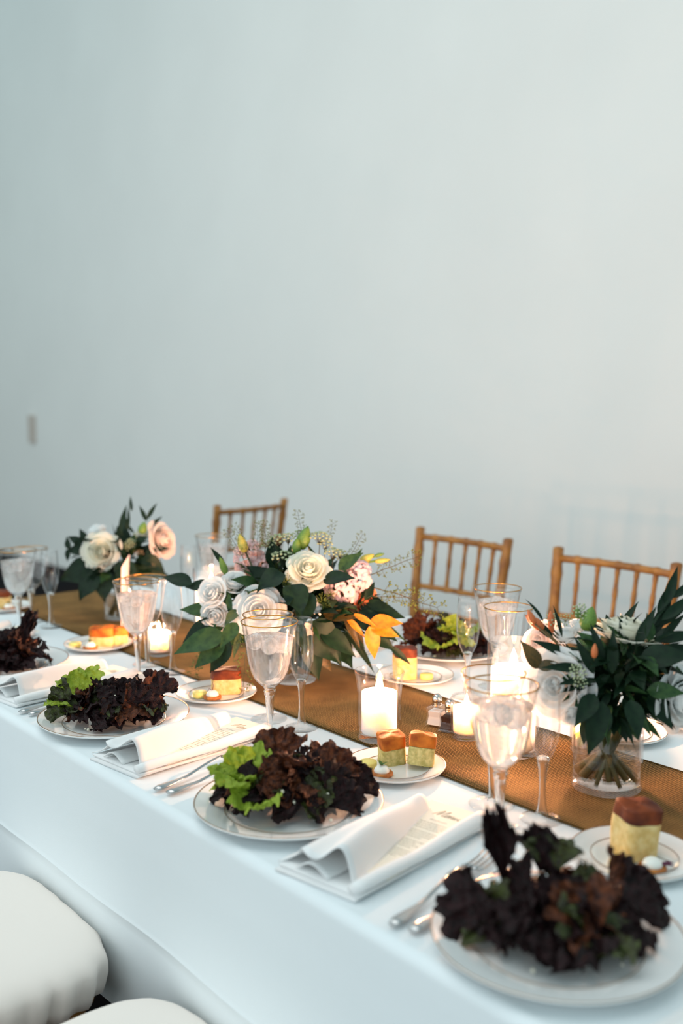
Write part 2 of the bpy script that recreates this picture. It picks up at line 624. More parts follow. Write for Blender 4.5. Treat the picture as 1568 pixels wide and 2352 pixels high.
def chair_meshes():
    m = M['chair']
    TX, SX = .187, .165
    for s, nm in ((-1, 'L'), (1, 'R')):
        g = G()
        top, mid, bot = Vector((s * TX, .245, .92)), Vector((s * SX, .175, .45)), Vector((s * .175, .235, 0.0))
        pts, rad = [], []
        n = 40
        for i in range(n + 1):
            t = i / n
            z = .92 * t
            if z < .45:
                p = bot.lerp(mid, z / .45)
            else:
                p = mid.lerp(top, (z - .45) / .47)
            ring = min(abs(z - k) for k in (.12, .27, .43, .53, .66, .74, .86, .91))
            pts.append(p)
            rad.append(.0148 * (1 + (.2 if ring < .012 else 0)))
        rad[-1] = .0155
        g.tube(pts, rad, 14)
        g.ball(tuple(pts[-1]), .0155, .0155, .006, 6, 14)
        CH['post' + nm] = g.mesh('back_post', m)
        CH['leg' + nm] = bamboo((s * .150, -.160, 0), (s * .148, -.155, .42), .0145, (.25, .6, .95)).mesh('leg', m)
        CH['ss' + nm] = bamboo((s * .157, -.170, .20), (s * .171, .205, .20), .009, (.3, .7), 10).mesh('stretcher', m)
        CH['ss2' + nm] = bamboo((s * .157, -.170, .28), (s * .169, .195, .28), .009, (.3, .7), 10).mesh('stretcher', m)

    def bk(z):
        t = (z - .45) / .47
        return SX + (TX - SX) * t, .175 + .07 * t
    for nm, z in (('top', .893), ('mid', .735), ('low', .655)):
        x, y = bk(z)
        CH['rail' + nm] = bamboo((-x, y, z), (x, y, z), .0088 if nm != 'top' else .0105, (.16, .33, .5, .67, .84), 12, (0, .022, 0)).mesh('rail', m)
    for i in range(5):
        t = (i + 1) / 6
        xa, ya = bk(.893)
        xb, yb = bk(.735)
        be = .022 * 4 * t * (1 - t)
        CH['sp%d' % i] = bamboo((xb * (2 * t - 1), yb + be, .735), (xa * (2 * t - 1), ya + be, .893), .0062, (.12, .5, .56, .88), 10).mesh('spindle', m)
    g = G()
    for a, b in (((-.165, -.18), (.165, -.18)), ((.165, -.18), (.165, .185)), ((.165, .185), (-.165, .185)), ((-.165, .185), (-.165, -.18))):
        g.tube([(a[0] * .96, a[1] * .93, .430), (b[0] * .96, b[1] * .93, .430)], .0165, 10)
    g.box(-.16, .16, -.175, .175, .425, .440)
    CH['seat'] = g.mesh('seat_frame', m, False)
    CH['fs'] = bamboo((-.157, -.170, .22), (.157, -.170, .22), .009, (.3, .7), 10).mesh('stretcher', m)
    CH['bs'] = bamboo((-.172, .21, .22), (.172, .21, .22), .009, (.3, .7), 10).mesh('stretcher', m)
    # cushion: puffy superellipse pad with gathered underside
    g = G()
    prof = [(0, .052), (.3, .052), (.55, .05), (.75, .045), (.88, .036), (.95, .026), (.99, .014), (1.0, .004), (.992, -.012), (.975, -.030), (.955, -.046), (.90, -.052), (.0, -.052)]
    seg = 128
    vs, fs = [], []
    rnd = random.Random(5)
    amp = [rnd.uniform(.3, 1) for _ in range(seg)]
    for i, (r, z) in enumerate(prof):
        for k in range(seg):
            a = 2 * PI * k / seg
            e = 4.2
            rad = 1 / (abs(math.cos(a)) ** e + abs(math.sin(a)) ** e) ** (1 / e)
            wr = 0
            if z < .03 and r > .5:
                wr = .0085 * max(0, min(1, (.03 - z) / .04)) * math.sin(k * 1.3 + 2.5 * math.sin(k * .17)) * amp[k]
            x, y = rad * r * .205 * math.cos(a), rad * r * .205 * math.sin(a)
            L = math.hypot(x, y) or 1
            taper = 1 - .05 * (y / .2)
            vs.append(((x + x / L * wr) * taper, y + y / L * wr, z))
    for i in range(len(prof) - 1):
        for k in range(seg):
            k2 = (k + 1) % seg
            fs.append((i * seg + k, (i + 1) * seg + k, (i + 1) * seg + k2, i * seg + k2))
    CH['cushion'] = g.add(vs, fs).mesh('cushion', M['cushion'])


chair_meshes()


def chair(label, x, y, rz, group):
    t = thing('chiavari_chair', label, 'chair', (x, y, 0), rz, group)
    for nm in 'LR':
        put('back_post', CH['post' + nm], t)
        put('leg', CH['leg' + nm], t)
        put('stretcher', CH['ss' + nm], t)
        put('stretcher', CH['ss2' + nm], t)
    for nm in ('top', 'mid', 'low'):
        put('rail', CH['rail' + nm], t)
    for i in range(5):
        put('spindle', CH['sp%d' % i], t)
    put('seat_frame', CH['seat'], t)
    put('stretcher', CH['fs'], t)
    put('stretcher', CH['bs'], t)
    c = put('cushion', CH['cushion'], t, loc=(0, -.015, .482))
    c['label'] = 'ivory padded seat cushion'
    return t


GC = 'gold wooden chairs beyond the table'
chair('gold wooden ladder-spindle chair behind the large glass hurricane, left of its neighbour', -2.185, 1.385, 0, GC)
chair('gold wooden spindle chair at right edge behind the flowers in the clear vase', -1.605, 1.36, 0, GC)
chair('small distant gold wooden chair turned sideways behind the central bouquet', -3.66, 1.66, math.radians(-82), GC)
GF = 'chairs with ivory cushions tucked under the front of the table'
chair('chair at lower left edge with a full ivory cushion showing gathered sides', -1.530, -.228, PI, GF)
chair('chair at bottom edge showing only the top of its ivory cushion', -1.025, -.226, PI, GF)


# ------------------------------------------------------------------ tableware meshes
def two_wall(outer, th=.0011):
    inner = [(max(r - th, .0005), z + (th if i == 0 else 0)) for i, (r, z) in enumerate(outer)]
    return outer + inner[::-1]


GOB = [(.0105, .089), (.0190, .0965), (.0245, .102), (.0290, .109), (.0330, .119), (.0362, .132), (.0385, .144), (.0403, .157), (.0418, .168),
       (.0436, .180), (.0460, .192), (.0486, .203)]
TW = {}
g = G().lathe(two_wall(GOB), 48)
TW['g_bowl'] = g.mesh('bowl', M['glass'])
g = G().lathe([(0, .0905), (.0100, .0900), (.0108, .0885), (.0098, .0865), (.0088, .0850), (.0104, .0832), (.0106, .0815), (.0090, .0795), (.0098, .0775),
               (.0094, .0755), (.0080, .0735), (.0078, .066), (.0066, .050), (.0054, .034), (.0048, .020), (.0052, .0105), (.0075, .0070), (.0078, .0066)], 10)
TW['g_stem'] = g.mesh('stem', M['stemglass'])
g = G().lathe([(0, .0085), (.006, .0078), (.012, .0056), (.022, .0036), (.0325, .0026), (.0352, .0018), (.0352, .0008), (.034, .0004), (0, .0004)], 48)
TW['g_foot'] = g.mesh('foot', M['glass'])
g = G().lathe([(.0490, .2022), (.0492, .2032), (.0487, .2039), (.0474, .2036), (.0473, .2026), (.0480, .2020), (.0490, .2022)], 64)
TW['g_rim'] = g.mesh('gold_rim', M['gold'])
WP = [(0, .092)] + [(r - .0016, z + .0012) for r, z in GOB if .09 < z < .178] + [(.0414, .1755), (0, .1755)]
TW['g_water'] = G().lathe(WP, 40).mesh('water', M['water'])
rnd = random.Random(3)
g = G()
for k in range(1):
    def jt(x, y, z):
        return 1.25 / max(.75, (abs(x) ** 4 + abs(y) ** 4 + abs(z) ** 4) ** .25)
    g.ball((0, 0, 0), .0105, .0095, .0085, 8, 12, jit=jt)
TW['ice'] = g.mesh('ice_cube', M['ice'])

FLU = [(.0085, .085), (.0125, .092), (.0160, .100), (.0185, .108), (.0205, .117), (.0220, .127), (.0227, .142), (.0225, .158), (.0214, .178), (.0197, .197)]
TW['f_bowl'] = G().lathe(two_wall(FLU, .0009), 40).mesh('bowl', M['glass'])
TW['f_stem'] = G().lathe([(0, .0905), (.0075, .089), (.0092, .0855), (.0078, .080), (.0060, .072), (.0050, .060), (.0045, .048), (.0048, .034), (.0060, .020), (.0085, .010),
                          (.0090, .0085)], 16).mesh('stem', M['stemglass'])
TW['f_foot'] = G().lathe([(0, .010), (.0085, .0085), (.014, .0058), (.022, .0034), (.0295, .0022), (.0302, .0012), (.029, .0004), (0, .0004)], 40).mesh('foot', M['glass'])
TW['f_rim'] = G().lathe([(.0199, .1966), (.0200, .1972), (.0195, .1976), (.0189, .1974), (.0190, .1967), (.0199, .1966)], 48).mesh('rim', M['glass'])


def goblet(label, x, y, water=True, seed=0, h=1., rz=0.):
    t = thing('water_goblet' if water else 'wine_goblet', label, 'goblet', (x, y, TZ), rz, 'gold-rimmed stemmed goblets')
    t.scale = (1, 1, h) if water else (.94, .94, h)
    for k, n in (('g_bowl', 'bowl'), ('g_stem', 'stem'), ('g_foot', 'foot'), ('g_rim', 'gold_rim')):
        o = put(n, TW[k], t)
    if water:
        wtr = put('water', TW['g_water'], t)
        r = random.Random(seed)
        for i in range(5):
            a = i * 2 * PI / 5 + r.uniform(-.3, .3)
            q = .021 if i else .004
            put('ice_cube', TW['ice'], wtr, loc=(q * math.cos(a), q * math.sin(a), .165 + r.uniform(-.004, .006)),
                rot=(r.uniform(0, 3), r.uniform(0, 3), r.uniform(0, 3)), scale=r.uniform(.85, 1.05))
    return t


def flute(label, x, y, h=1.):
    t = thing('champagne_flute', label, 'flute', (x, y, TZ), 0, 'clear champagne flutes')
    t.scale = (1, 1, h)
    for k, n in (('f_bowl', 'bowl'), ('f_stem', 'stem'), ('f_foot', 'foot'), ('f_rim', 'rim')):
        put(n, TW[k], t)


def plate_meshes(R, H, key):
    w_ = R * .64
    prof = [(0, .004), (w_ * .9, .004), (w_, .0055), (w_ * 1.06, .0078), (R * .85, H * .72), (R * .985, H - .0006), (R, H), (R, H - .0014), (R * .985, H - .0036),
            (R * .8, H * .45), (w_ * .98, .0022), (w_ * .92, .0004), (w_ * .86, .0004), (w_ * .84, .0018), (0, .0018)]
    TW[key] = G().lathe(prof, 72).mesh('plate_body', M['porcelain'])

    def band(r, z, wd, slope):
        return G().lathe([(r - wd, z - slope * wd + .0003), (r + wd, z + slope * wd + .0003), (r + wd, z + slope * wd - .0002), (r - wd, z - slope * wd - .0002), (r - wd, z - slope * wd + .0003)], 72)
    TW[key + '_b1'] = band(R * .992, H - .0001, R * .006, .1).mesh('rim_band', M['platinum'])
    r2 = w_ * 1.06
    TW[key + '_b2'] = band(r2, .0080, R * .0045, .33).mesh('well_band', M['platinum'])


plate_meshes(.1335, .019, 'dp')
plate_meshes(.079, .0135, 'bp')


def plate(kind, label, x, y):
    big = kind == 'dp'
    t = thing('dinner_plate' if big else 'bread_plate', label, 'plate', (x, y, TZ), 0, 'white dinner plates' if big else 'small bread plates')
    put('plate_body', TW[kind], t)
    put('rim_band', TW[kind + '_b1'], t)
    put('well_band', TW[kind + '_b2'], t)


# ------------------------------------------------------------------ food meshes
def lettuce(seed, frill=.20, curl=.4, span=1.2):
    """crinkled fan: a narrow base that spreads to an irregular, ruffled edge"""
    r = random.Random(seed)
    ph = [r.uniform(0, 6.28) for _ in range(4)]
    o = Vector((r.uniform(0, 90), r.uniform(0, 90), r.uniform(0, 90)))

    def nz(x, y, k):
        return noise.noise(Vector((x, y, k * 7.3)) + o)

    def f(u, v):
        a = (v * 2 - 1) * span
        lobe = .10 * abs(math.sin(a * 4.2 + ph[0])) + .06 * abs(math.sin(a * 9.7 + ph[3])) + .10 * nz(a * 2.5, 0, 1)
        q = u ** .9 * (1 + u * u * lobe)
        wd = .42 + .58 * u
        x = q * math.sin(a) * wd * .76
        y = q * (1 - .5 * (1 - math.cos(a)))
        e = u ** 1.8
        x0, y0 = x, y
        z = frill * e * (1.2 * nz(x0 * 5, y0 * 5, 3) + .9 * nz(x0 * 10, y0 * 10, 4) + .25 * nz(x0 * 20, y0 * 20, 5))
        x += .10 * e * nz(x0 * 7, y0 * 7, 6)
        y += .10 * e * nz(x0 * 7, y0 * 7, 7)
        z += .30 * a * a * u * (.6 + .5 * math.sin(ph[1])) - curl * u * u * .7 * (1 + .7 * math.sin(ph[2]))
        return (x, y, z)
    return f


LT = {}
for key, mt, n in (('red', 'redleaf', 6), ('brown', 'brownleaf', 4), ('green', 'greenleaf', 4), ('olive', 'olivelettuce', 3)):
    for i in range(n):
        g = G().grid(lettuce(len(key) * 31 + i * 7 + 3), 18, 48)
        LT[key, i] = (g.mesh('lettuce_leaf', M[mt]), n)
LT['rib'] = G().tube([(0, 0, 0), (0, .3, .04), (0, .7, .03), (0, 1, -.06)], [.05, .045, .03, .012], 8, flat=.5).mesh('leaf_rib', M['rib'])
LT['crumb'] = G().ball((0, 0, 0), 1, .8, .6, 5, 7, jit=lambda x, y, z: 1 + .25 * math.sin(5 * x + 3 * y + 4 * z)).mesh('cheese_crumb', M['cheese'], False)
CR = Vector((math.cos(YAW), math.sin(YAW), 0))      # along the room's diagonal, picture right
CT = Vector((math.sin(YAW), -math.cos(YAW), 0))


def salad(label, x, y, seed, green_az, n_green, spread=(.078, .058), height=.05, n=44, tall=None, dark=('red', 'red', 'red', 'brown', 'red', 'olive')):
    """azimuths are measured in the salad's own frame, turned by YAW"""
    r = random.Random(seed)
    t = thing('salad', label, 'salad', (x, y, TZ + .007), YAW, 'leaf salads')

    def leaf(key, p, d, nrm, s, wide=1.):
        me, k = LT[key, r.randrange(LT[key, 0][1])]
        m = frame(p, d, nrm, s) @ Matrix.Diagonal((wide, 1, 1, 1))
        return put('lettuce_leaf', me, t, mtx=lifted(me, m, .0005))
    for i in range(n):
        # leaf centres fill a mound; each leaf lies over it at a free angle
        a = i * 2.399 + r.uniform(-.3, .3)
        q = math.sqrt((i + .5) / n) * .86
        lay = i % 3
        c = Vector((q * spread[0] * math.cos(a), q * spread[1] * math.sin(a), .010 + height * (1 - q * q) * (.35, .75, 1.0)[lay] + r.uniform(-.003, .006)))
        out = Vector((math.cos(a) * q, math.sin(a) * q, .0))
        d = Vector((r.uniform(-1, 1), r.uniform(-1, 1), r.uniform(-.25, .75))) + out * .8
        d.normalize()
        nrm = out + Vector((r.uniform(-.7, .7), r.uniform(-.9, .5), 1.0))
        sz = r.uniform(.042, .062)
        leaf(r.choice(dark), c - d * sz * .55, d, nrm, sz)
    for i in range(n_green):
        a = green_az + (i - (n_green - 1) / 2) * .42 + r.uniform(-.12, .12)
        el = r.uniform(.15, .8)
        q = r.uniform(.35, .7)
        p = (q * spread[0] * math.cos(a), q * spread[1] * math.sin(a), .006 + .03 * (1 - q) + .012 * (i % 2))
        d = (math.cos(a) * math.cos(el), math.sin(a) * math.cos(el), math.sin(el))
        leaf('green', p, d, (-math.cos(a), -math.sin(a), 1.1), r.uniform(.05, .066))
    for (key, p, d, s, *w) in (tall or []):
        leaf(key, p, d, (0, -1, .5), s, *w)
    for i in range(9):
        a = r.uniform(0, 6.28)
        q = r.uniform(.1, 1)
        z = .010 + height * (1 - q * q) * .95
        if i < 4:
            q, z = 1.02, .0025
        put('cheese_crumb', LT['crumb'], t, loc=(q * spread[0] * math.cos(a), q * spread[1] * math.sin(a) - .006, z), rot=(r.uniform(0, 3), 0, a), scale=r.uniform(.0018, .0034))
    return t


def bread_mesh(key, crumb, crust, w_=.048, d_=.044, h=.052, ch=.3, seed=1):
    r = random.Random(seed)
    ph = [r.uniform(0, 6) for _ in range(6)]
    seg, nz = 32, 12

    def f(u, v):
        a = v * 2 * PI
        e = 5
        rad = 1 / (abs(math.cos(a)) ** e + abs(math.sin(a)) ** e) ** (1 / e)
        z = u * h
        k = 1 + .03 * math.sin(3 * a + ph[0] + u * 3) + .025 * math.sin(7 * a + ph[1] - 4 * u) - .05 * math.sin(u * PI) * math.sin(a * 2 + ph[2])
        return (rad * k * w_ / 2 * math.cos(a), rad * k * d_ / 2 * math.sin(a), z)
    g = G()
    zc = 1 - ch

    def side(u, v):
        return f(u * zc, v)
    g.grid(side, nz, seg, 0, True)
    g.add([f(0, j / seg) for j in range(seg)], [tuple(range(seg))], 0)
    CRU = G()

    def top(u, v):
        # crust: rolls over the top edge
        if u < .45:
            x, y, z = f(zc + (1 - zc) * u / .45, v)
            k = 1.015
            return (x * k, y * k, z * (1.0) + .0005)
        t = (u - .45) / .55
        x, y, z = f(1, v)
        k = math.cos(t * PI / 2)
        hump = h + .004 * math.sin(t * PI / 2) + .0012 * math.sin(6 * v * PI + ph[3]) * math.sin(t * PI)
        return (x * max(k, .001) * 1.015, y * max(k, .001) * 1.015, hump)
    CRU.grid(top, 14, seg, 0, True)
    TW[key] = (g.mesh('crumb', M[crumb]), CRU.mesh('crust', M[crust]))


bread_mesh('bread_pale', 'crumb', 'darkcrust', .046, .044, .062, .26, 2)
bread_mesh('bread_herb', 'herbcrumb', 'crust', .041, .040, .046, .40, 4)
bread_mesh('bread_roll', 'crumb', 'darkcrust', .056, .046, .045, .34, 7)
bread_mesh('bread_gold', 'crumb', 'crust', .058, .050, .040, .45, 9)


def bread(kind, label, x, y, z, rot, s=1.):
    t = thing('bread_piece', label, 'bread', (x, y, z))
    t.rotation_euler = rot
    t.scale = (s,) * 3
    put('crumb', TW[kind][0], t)
    put('crust', TW[kind][1], t)


g = G().lathe([(0, .0), (.0125, .0), (.0138, .0012), (.0138, .009), (.0128, .0105), (0, .0108)], 24)
TW['butter'] = g.mesh('butter_pat', M['butter'])
g = G().lathe([(0, 0), (.015, 0), (.0172, .0015), (.0175, .0045), (.016, .0062), (0, .0058)], 28)
TW['cracker'] = g.mesh('cracker', M['cracker'])
g = G().lathe([(0, .0045), (.0115, .0045), (.0122, .008), (.010, .0125), (.006, .0155), (0, .0165)], 24)
TW['cream'] = g.mesh('cream', M['cream'])


def leaf_grid(W=.22, curl=.25, fold=.25, tip=1.5, base=.7, nu=9, nv=4, wave=0., stalk=.0):
    def f(u, v):
        a = v * 2 - 1
        wd = W * (math.sin(PI * min(1, u) ** base)) ** 1.0 * (1 - u) ** .12 if 0 < u < 1 else 0
        y = stalk + u * (1 - stalk)
        z = -curl * u * u + fold * abs(a) * wd + wave * math.sin(u * 9) * abs(a) * .1
        return (a * wd, y, z)
    return G().grid(f, nu, nv)


TW['herb'] = leaf_grid(.3, .2, .3).mesh('herb_leaf', M['herb'])
TW['beet'] = leaf_grid(.2, .3, .3).mesh('purple_sliver', M['beet'])


def canape(label, x, y, z, az, style='herb'):
    t = thing('canape', label, 'canape', (x, y, z), az)
    put('cracker', TW['cracker'], t)
    put('cream', TW['cream'], t)
    if style == 'herb':
        for k in range(3):
            put('herb_leaf', TW['herb'], t, mtx=frame((0, 0, .0155), (math.cos(k * 2.1), math.sin(k * 2.1), .9), (0, 0, 1), .011))
    elif style == 'beet':
        for k in range(3):
            put('purple_sliver', TW['beet'], t, mtx=frame((.012, 0, .006), (1, .5 * (k - 1), .4), (0, 0, 1), .017))
    else:
        put('sprig', G().tube([(0, 0, .015), (.002, .001, .025), (-.001, .002, .036), (.003, .001, .044)], [.0006, .0006, .0005, .0004], 5).mesh('sprig', M['beet']), t)
        put('sprig', G().tube([(0, 0, .015), (-.006, .001, .020), (-.010, .002, .012)], [.0006, .0006, .0005], 5).mesh('sprig', M['beet']), t)


# ------------------------------------------------------------------ cutlery, napkins, menus
def fork_meshes():
    m = M['steel']

    def hz(t):
        return .0022 + .0105 * math.sin(max(0, (t - .25) / .75) * PI) ** 1.3 * (1 if t > .25 else 0)
    pts, rad = [], []
    for i in range(15):
        t = i / 14
        y = t * .125
        pts.append((0, y, .003 + hz(t * .62)))
        rad.append(.0036 + .0040 * math.exp(-((t - .08) / .22) ** 2) - .0010 * t)
    rad[0] = .0045
    TW['fk_handle'] = G().tube(pts, rad, 10, flat=.35).mesh('handle', m)
    g = G()

    def head(u, v):
        a = v * 2 - 1
        y = .122 + u * .030
        wd = .0026 + .0085 * (u ** 1.4)
        z = .003 + .0105 * (1 - u * .72) - .002 * (1 - a * a) * u
        return (a * wd, y, z)
    g.grid(head, 8, 8)
    TW['fk_head'] = g.mesh('head', m)
    for k in range(4):
        x = (k - 1.5) * .0066
        pts = [(x, .1505, .0058), (x * .99, .165, .0040), (x * .98, .180, .0046), (x * .97, .196, .0080)]
        TW['fk_t%d' % k] = G().tube(pts, [.0021, .0019, .0016, .0008], 6, flat=.6).mesh('tine', m)


fork_meshes()


def fork(label, x, y, rz):
    t = thing('fork', label, 'fork', (x, y, TZ + .0005), rz, 'stainless forks')
    t.scale = (1.12,) * 3
    put('handle', TW['fk_handle'], t)
    h = put('head', TW['fk_head'], t)
    s = h.modifiers.new('s', 'SOLIDIFY')
    s.thickness = .0014
    for k in range(4):
        put('tine', TW['fk_t%d' % k], t)


def napkin_meshes():
    m = M['linen']

    def slab(x0, x1, y0, y1, z0, th, ph):
        def f(u, v):
            # closed tube-like folded slab: u around section, v along y
            a = u * 2 * PI
            cx, hw = (x0 + x1) / 2, (x1 - x0) / 2
            e = .22
            c_, s_ = math.cos(a), math.sin(a)
            x = cx + hw * math.copysign(abs(c_) ** e, c_)
            z = z0 + th / 2 + th / 2 * math.copysign(abs(s_) ** .6, s_)
            y = y0 + v * (y1 - y0)
            z += .0015 * math.sin(v * 7 + ph) + .001 * math.sin(u * 9 + v * 5 + ph)
            return (x + .0015 * math.sin(v * 6 + ph), y, z)
        g = G()
        nu, nv = 40, 16
        g.grid(lambda v, u: f(u, v), nv, nu, 0, True)
        k = len(g.v)
        g.add([], [])
        g.f.append(tuple(range(nu)))
        g.f.append(tuple(range(nv * nu, nv * nu + nu))[::-1])
        g.mi += [0, 0]
        return g
    TW['nk_base'] = slab(-.066, .064, 0, .275, 0.0006, .0045, 0).mesh('base_fold', m)
    TW['nk_mid'] = slab(-.064, .066, .003, .272, .0050, .0042, 2).mesh('middle_fold', m)
    # thick rolled edge on the right side
    pts, rad = [], []
    for i in range(17):
        t = i / 16
        pts.append((.059 + .002 * math.sin(t * 5), .002 + t * .272, .0150 + .0015 * math.sin(t * 8)))
        rad.append(.0085 + .0035 * t + .0008 * math.sin(t * 11))
    TW['nk_roll'] = G().tube(pts, rad, 16, flat=.72).mesh('rolled_edge', m)
    # diagonal flap with a loose S-ripple at its front edge

    def flap(u, v):
        # u from the front edge to the apex, v across
        fl, fr = Vector((-.064, .004, 0)), Vector((.046, .010, 0))
        al, ar = Vector((-.058, .245, 0)), Vector((-.022, .262, 0))
        p = fl.lerp(fr, v).lerp(al.lerp(ar, v), u ** .9)
        z = .0105 + .026 * math.sin(PI * v ** 1.6) * (1 - .3 * u) + .012 * v * (1 - u)
        z += .0085 * (1 - u) ** 1.5 * math.sin(v * v * 2 * PI * 1.9)
        z += .010 * math.sin(PI * min(1, u * 1.2)) * v
        if v > .8:
            k = (v - .8) / .2
            z -= .016 * k * k
            p.x += .004 * k
        return (p.x, p.y + .012 * (1 - u) * math.sin(v * 9), max(z, .0100))
    g = G().grid(flap, 26, 36)
    TW['nk_flap'] = g.mesh('flap', m)
    # inner tongue visible inside the flap mouth
    def tongue(u, v):
        return (-.035 + .050 * v, .006 + u * .09, .0105 + .012 * math.sin(PI * v) * (1 - .6 * u))
    TW['nk_tongue'] = G().grid(tongue, 10, 12).mesh('inner_fold', m)


napkin_meshes()


def napkin(label, x, y, rz):
    t = thing('napkin', label, 'napkin', (x, y, TZ), rz, 'folded white napkins')
    put('base_fold', TW['nk_base'], t)
    put('middle_fold', TW['nk_mid'], t)
    put('rolled_edge', TW['nk_roll'], t)
    for k in ('flap', 'inner_fold'):
        o = put(k, TW['nk_flap' if k == 'flap' else 'nk_tongue'], t)
        s = o.modifiers.new('s', 'SOLIDIFY')
        s.thickness = .0016
    return t


def menu_meshes():
    W2, L = .0495, .235
    TW['mn_card'] = G().box(-W2, W2, 0, L, 0, .0006).mesh('card', M['paper'], False)
    # script word "Menu" as one pen stroke
    S = {'M': [(0, 0), (.05, .5), (.16, 1.0), (.2, .5), (.22, .05), (.36, .6), (.5, 1.0), (.5, .5), (.52, .05), (.6, .06)],
         'e': [(.6, .06), (.7, .22), (.8, .42), (.72, .5), (.65, .3), (.7, .04), (.84, .06)],
         'n': [(.84, .06), (.92, .45), (.93, .05), (1.02, .42), (1.1, .4), (1.1, .1), (1.18, .05)],
         'u': [(1.18, .05), (1.25, .45), (1.25, .12), (1.34, .05), (1.45, .42), (1.46, .1), (1.6, .08)]}
    pts = []
    for ch in 'Menu':
        q = S[ch] if not pts else S[ch][1:]
        pts += q
    cv = []
    for i in range(len(pts) - 1):
        p0, p1, p2, p3 = (pts[max(0, min(len(pts) - 1, i + k))] for k in (-1, 0, 1, 2))
        for s in range(5):
            t = s / 5
            cv.append(tuple(.5 * (2 * p1[j] + (p2[j] - p0[j]) * t + (2 * p0[j] - 5 * p1[j] + 4 * p2[j] - p3[j]) * t * t + (3 * p1[j] - p0[j] - 3 * p2[j] + p3[j]) * t ** 3) for j in (0, 1)))
    cv.append(pts[-1])
    k = .026
    TW['mn_title'] = G().tube([((x - .8) * k + y * .006, L - .040 + y * .019, .0007) for x, y in cv], .0006, 5, flat=.4).mesh('title', M['ink'])
    g = G()
    r = random.Random(8)
    y = L - .056
    for row in range(17):
        wd = r.uniform(.018, .036) * (1 if row % 4 else .6)
        x = -wd
        while x < wd:
            l = r.uniform(.002, .006)
            g.box(x, min(x + l, wd), y - .0005, y + .0006, .00058, .00075)
            x += l + .0013
        y -= .0062 if row % 4 else .0115
        if y < .02:
            break
    TW['mn_text'] = g.mesh('text_lines', M['ink'], False)


menu_meshes()


def menu(label, x, y, rz, z=TZ + .0112, tilt=0.):
    t = thing('menu_card', label, 'menu card', (x, y, z), rz, 'cream menu cards')
    t.rotation_euler = (tilt, 0, rz)
    put('card', TW['mn_card'], t)
    put('title', TW['mn_title'], t)
    put('text_lines', TW['mn_text'], t)


# ------------------------------------------------------------------ candles
def flame_mesh():
    prof = [(0, 0), (.0030, .0012), (.0050, .0045), (.0058, .0085), (.0052, .0135), (.0036, .0190), (.0018, .0240), (0, .0285)]
    return G().lathe(prof, 16).mesh('flame', M['flame'])


TW['flame'] = flame_mesh()
TW['wick'] = G().tube([(0, 0, -.003), (.0003, 0, .004), (.0012, .0004, .0085)], .0008, 6).mesh('wick', M['wick'])


def candle(label, x, y, z, r, h, name, watt, fs=1., dish=.004):
    t = thing(name, label, 'candle', (x, y, z))
    put('wax', G().lathe([(0, 0), (r * .97, 0), (r, .002), (r, h - .002), (r * .985, h), (r * .9, h - .0006), (r * .6, h - dish), (0, h - dish * 1.15)], 48).mesh('wax', M['wax']), t)
    put('wick', TW['wick'], t, loc=(0, 0, h - dish))
    put('flame', TW['flame'], t, loc=(0, 0, h - dish + .0035), scale=fs)
    l = bpy.data.lights.new('candle_light', 'POINT')
    l.energy, l.color, l.shadow_soft_size = watt, (1.0, .49, .27), .003
    lo = bpy.data.objects.new('candle_light', l)
    COL.objects.link(lo)
    lo.parent = t
    lo.location = (0, 0, h - dish + .0035 + .010 * fs)
    return t


def hurricane(label, x, y, outer, bottom, name='hurricane_glass'):
    t = thing(name, label, 'candle holder', (x, y, TZ + .0045))
    inner = [(r - .0022, z) for r, z in outer if z > bottom + .002]
    prof = [(0, 0)] + outer + inner[::-1] + [(inner[0][0] - .001, bottom), (0, bottom)]
    put('glass_wall', G().lathe(prof, 56).mesh('glass_wall', M['glass']), t)
    return t


candle_W = 6.5
H1 = [(.0340, 0), (.0368, .0010), (.0372, .0035), (.0362, .0095), (.0368, .016), (.0382, .030), (.0384, .050), (.0378, .070), (.0380, .085), (.0392, .099), (.0410, .109), (.0428, .1165), (.0424, .1172)]
hurricane('flared clear glass hurricane with a lit pillar in the centre of the picture', -1.249, .430, H1, .0105)
candle('white pillar candle burning inside the flared central hurricane', -1.249, .430, TZ + .0155, .0302, .070, 'pillar_candle', candle_W * 1.15, 1.18)
H2 = [(.0400, 0), (.0425, .001), (.0428, .004), (.0428, .05), (.0428, .12), (.0428, .1835), (.0422, .1845)]
hurricane('tall straight glass cylinder with a lit pillar behind the right-hand goblets', -1.060, .552, H2, .008)
candle('tall white pillar candle burning behind the right-hand goblets', -1.060, .552, TZ + .013, .0365, .132, 'pillar_candle', candle_W, 1.2)
hurricane('tall glass cylinder with a lit pillar at the left side of the central bouquet', -1.99, .575, H2, .008)
candle('tall white pillar candle glowing behind white blooms left of the central bouquet', -1.99, .575, TZ + .013, .0365, .132, 'pillar_candle', candle_W, 1.2)
V1 = [(.0250, 0), (.0272, .001), (.0275, .004), (.0272, .02), (.0278, .045), (.0284, .066), (.0280, .0668)]
for lab, x, y, k in (('standing behind the second goblet from the left edge', -1.996, .437, 'left'),
                     ('standing beside the salt and pepper shakers', -1.155, .548, 'shakers'),
                     ('half hidden behind the vase of flowers at right', -.985, .650, 'vase')):
    yy = y if k != 'shakers' else y
    hurricane('small round glass votive cup ' + lab, x if k != 'shakers' else -1.158, yy, V1, .008, 'votive_cup')
    candle('small white votive candle lit, ' + lab, x if k != 'shakers' else -1.158, yy, TZ + .0135, .0228, .044, 'votive_candle', candle_W * .75, .85, .003)

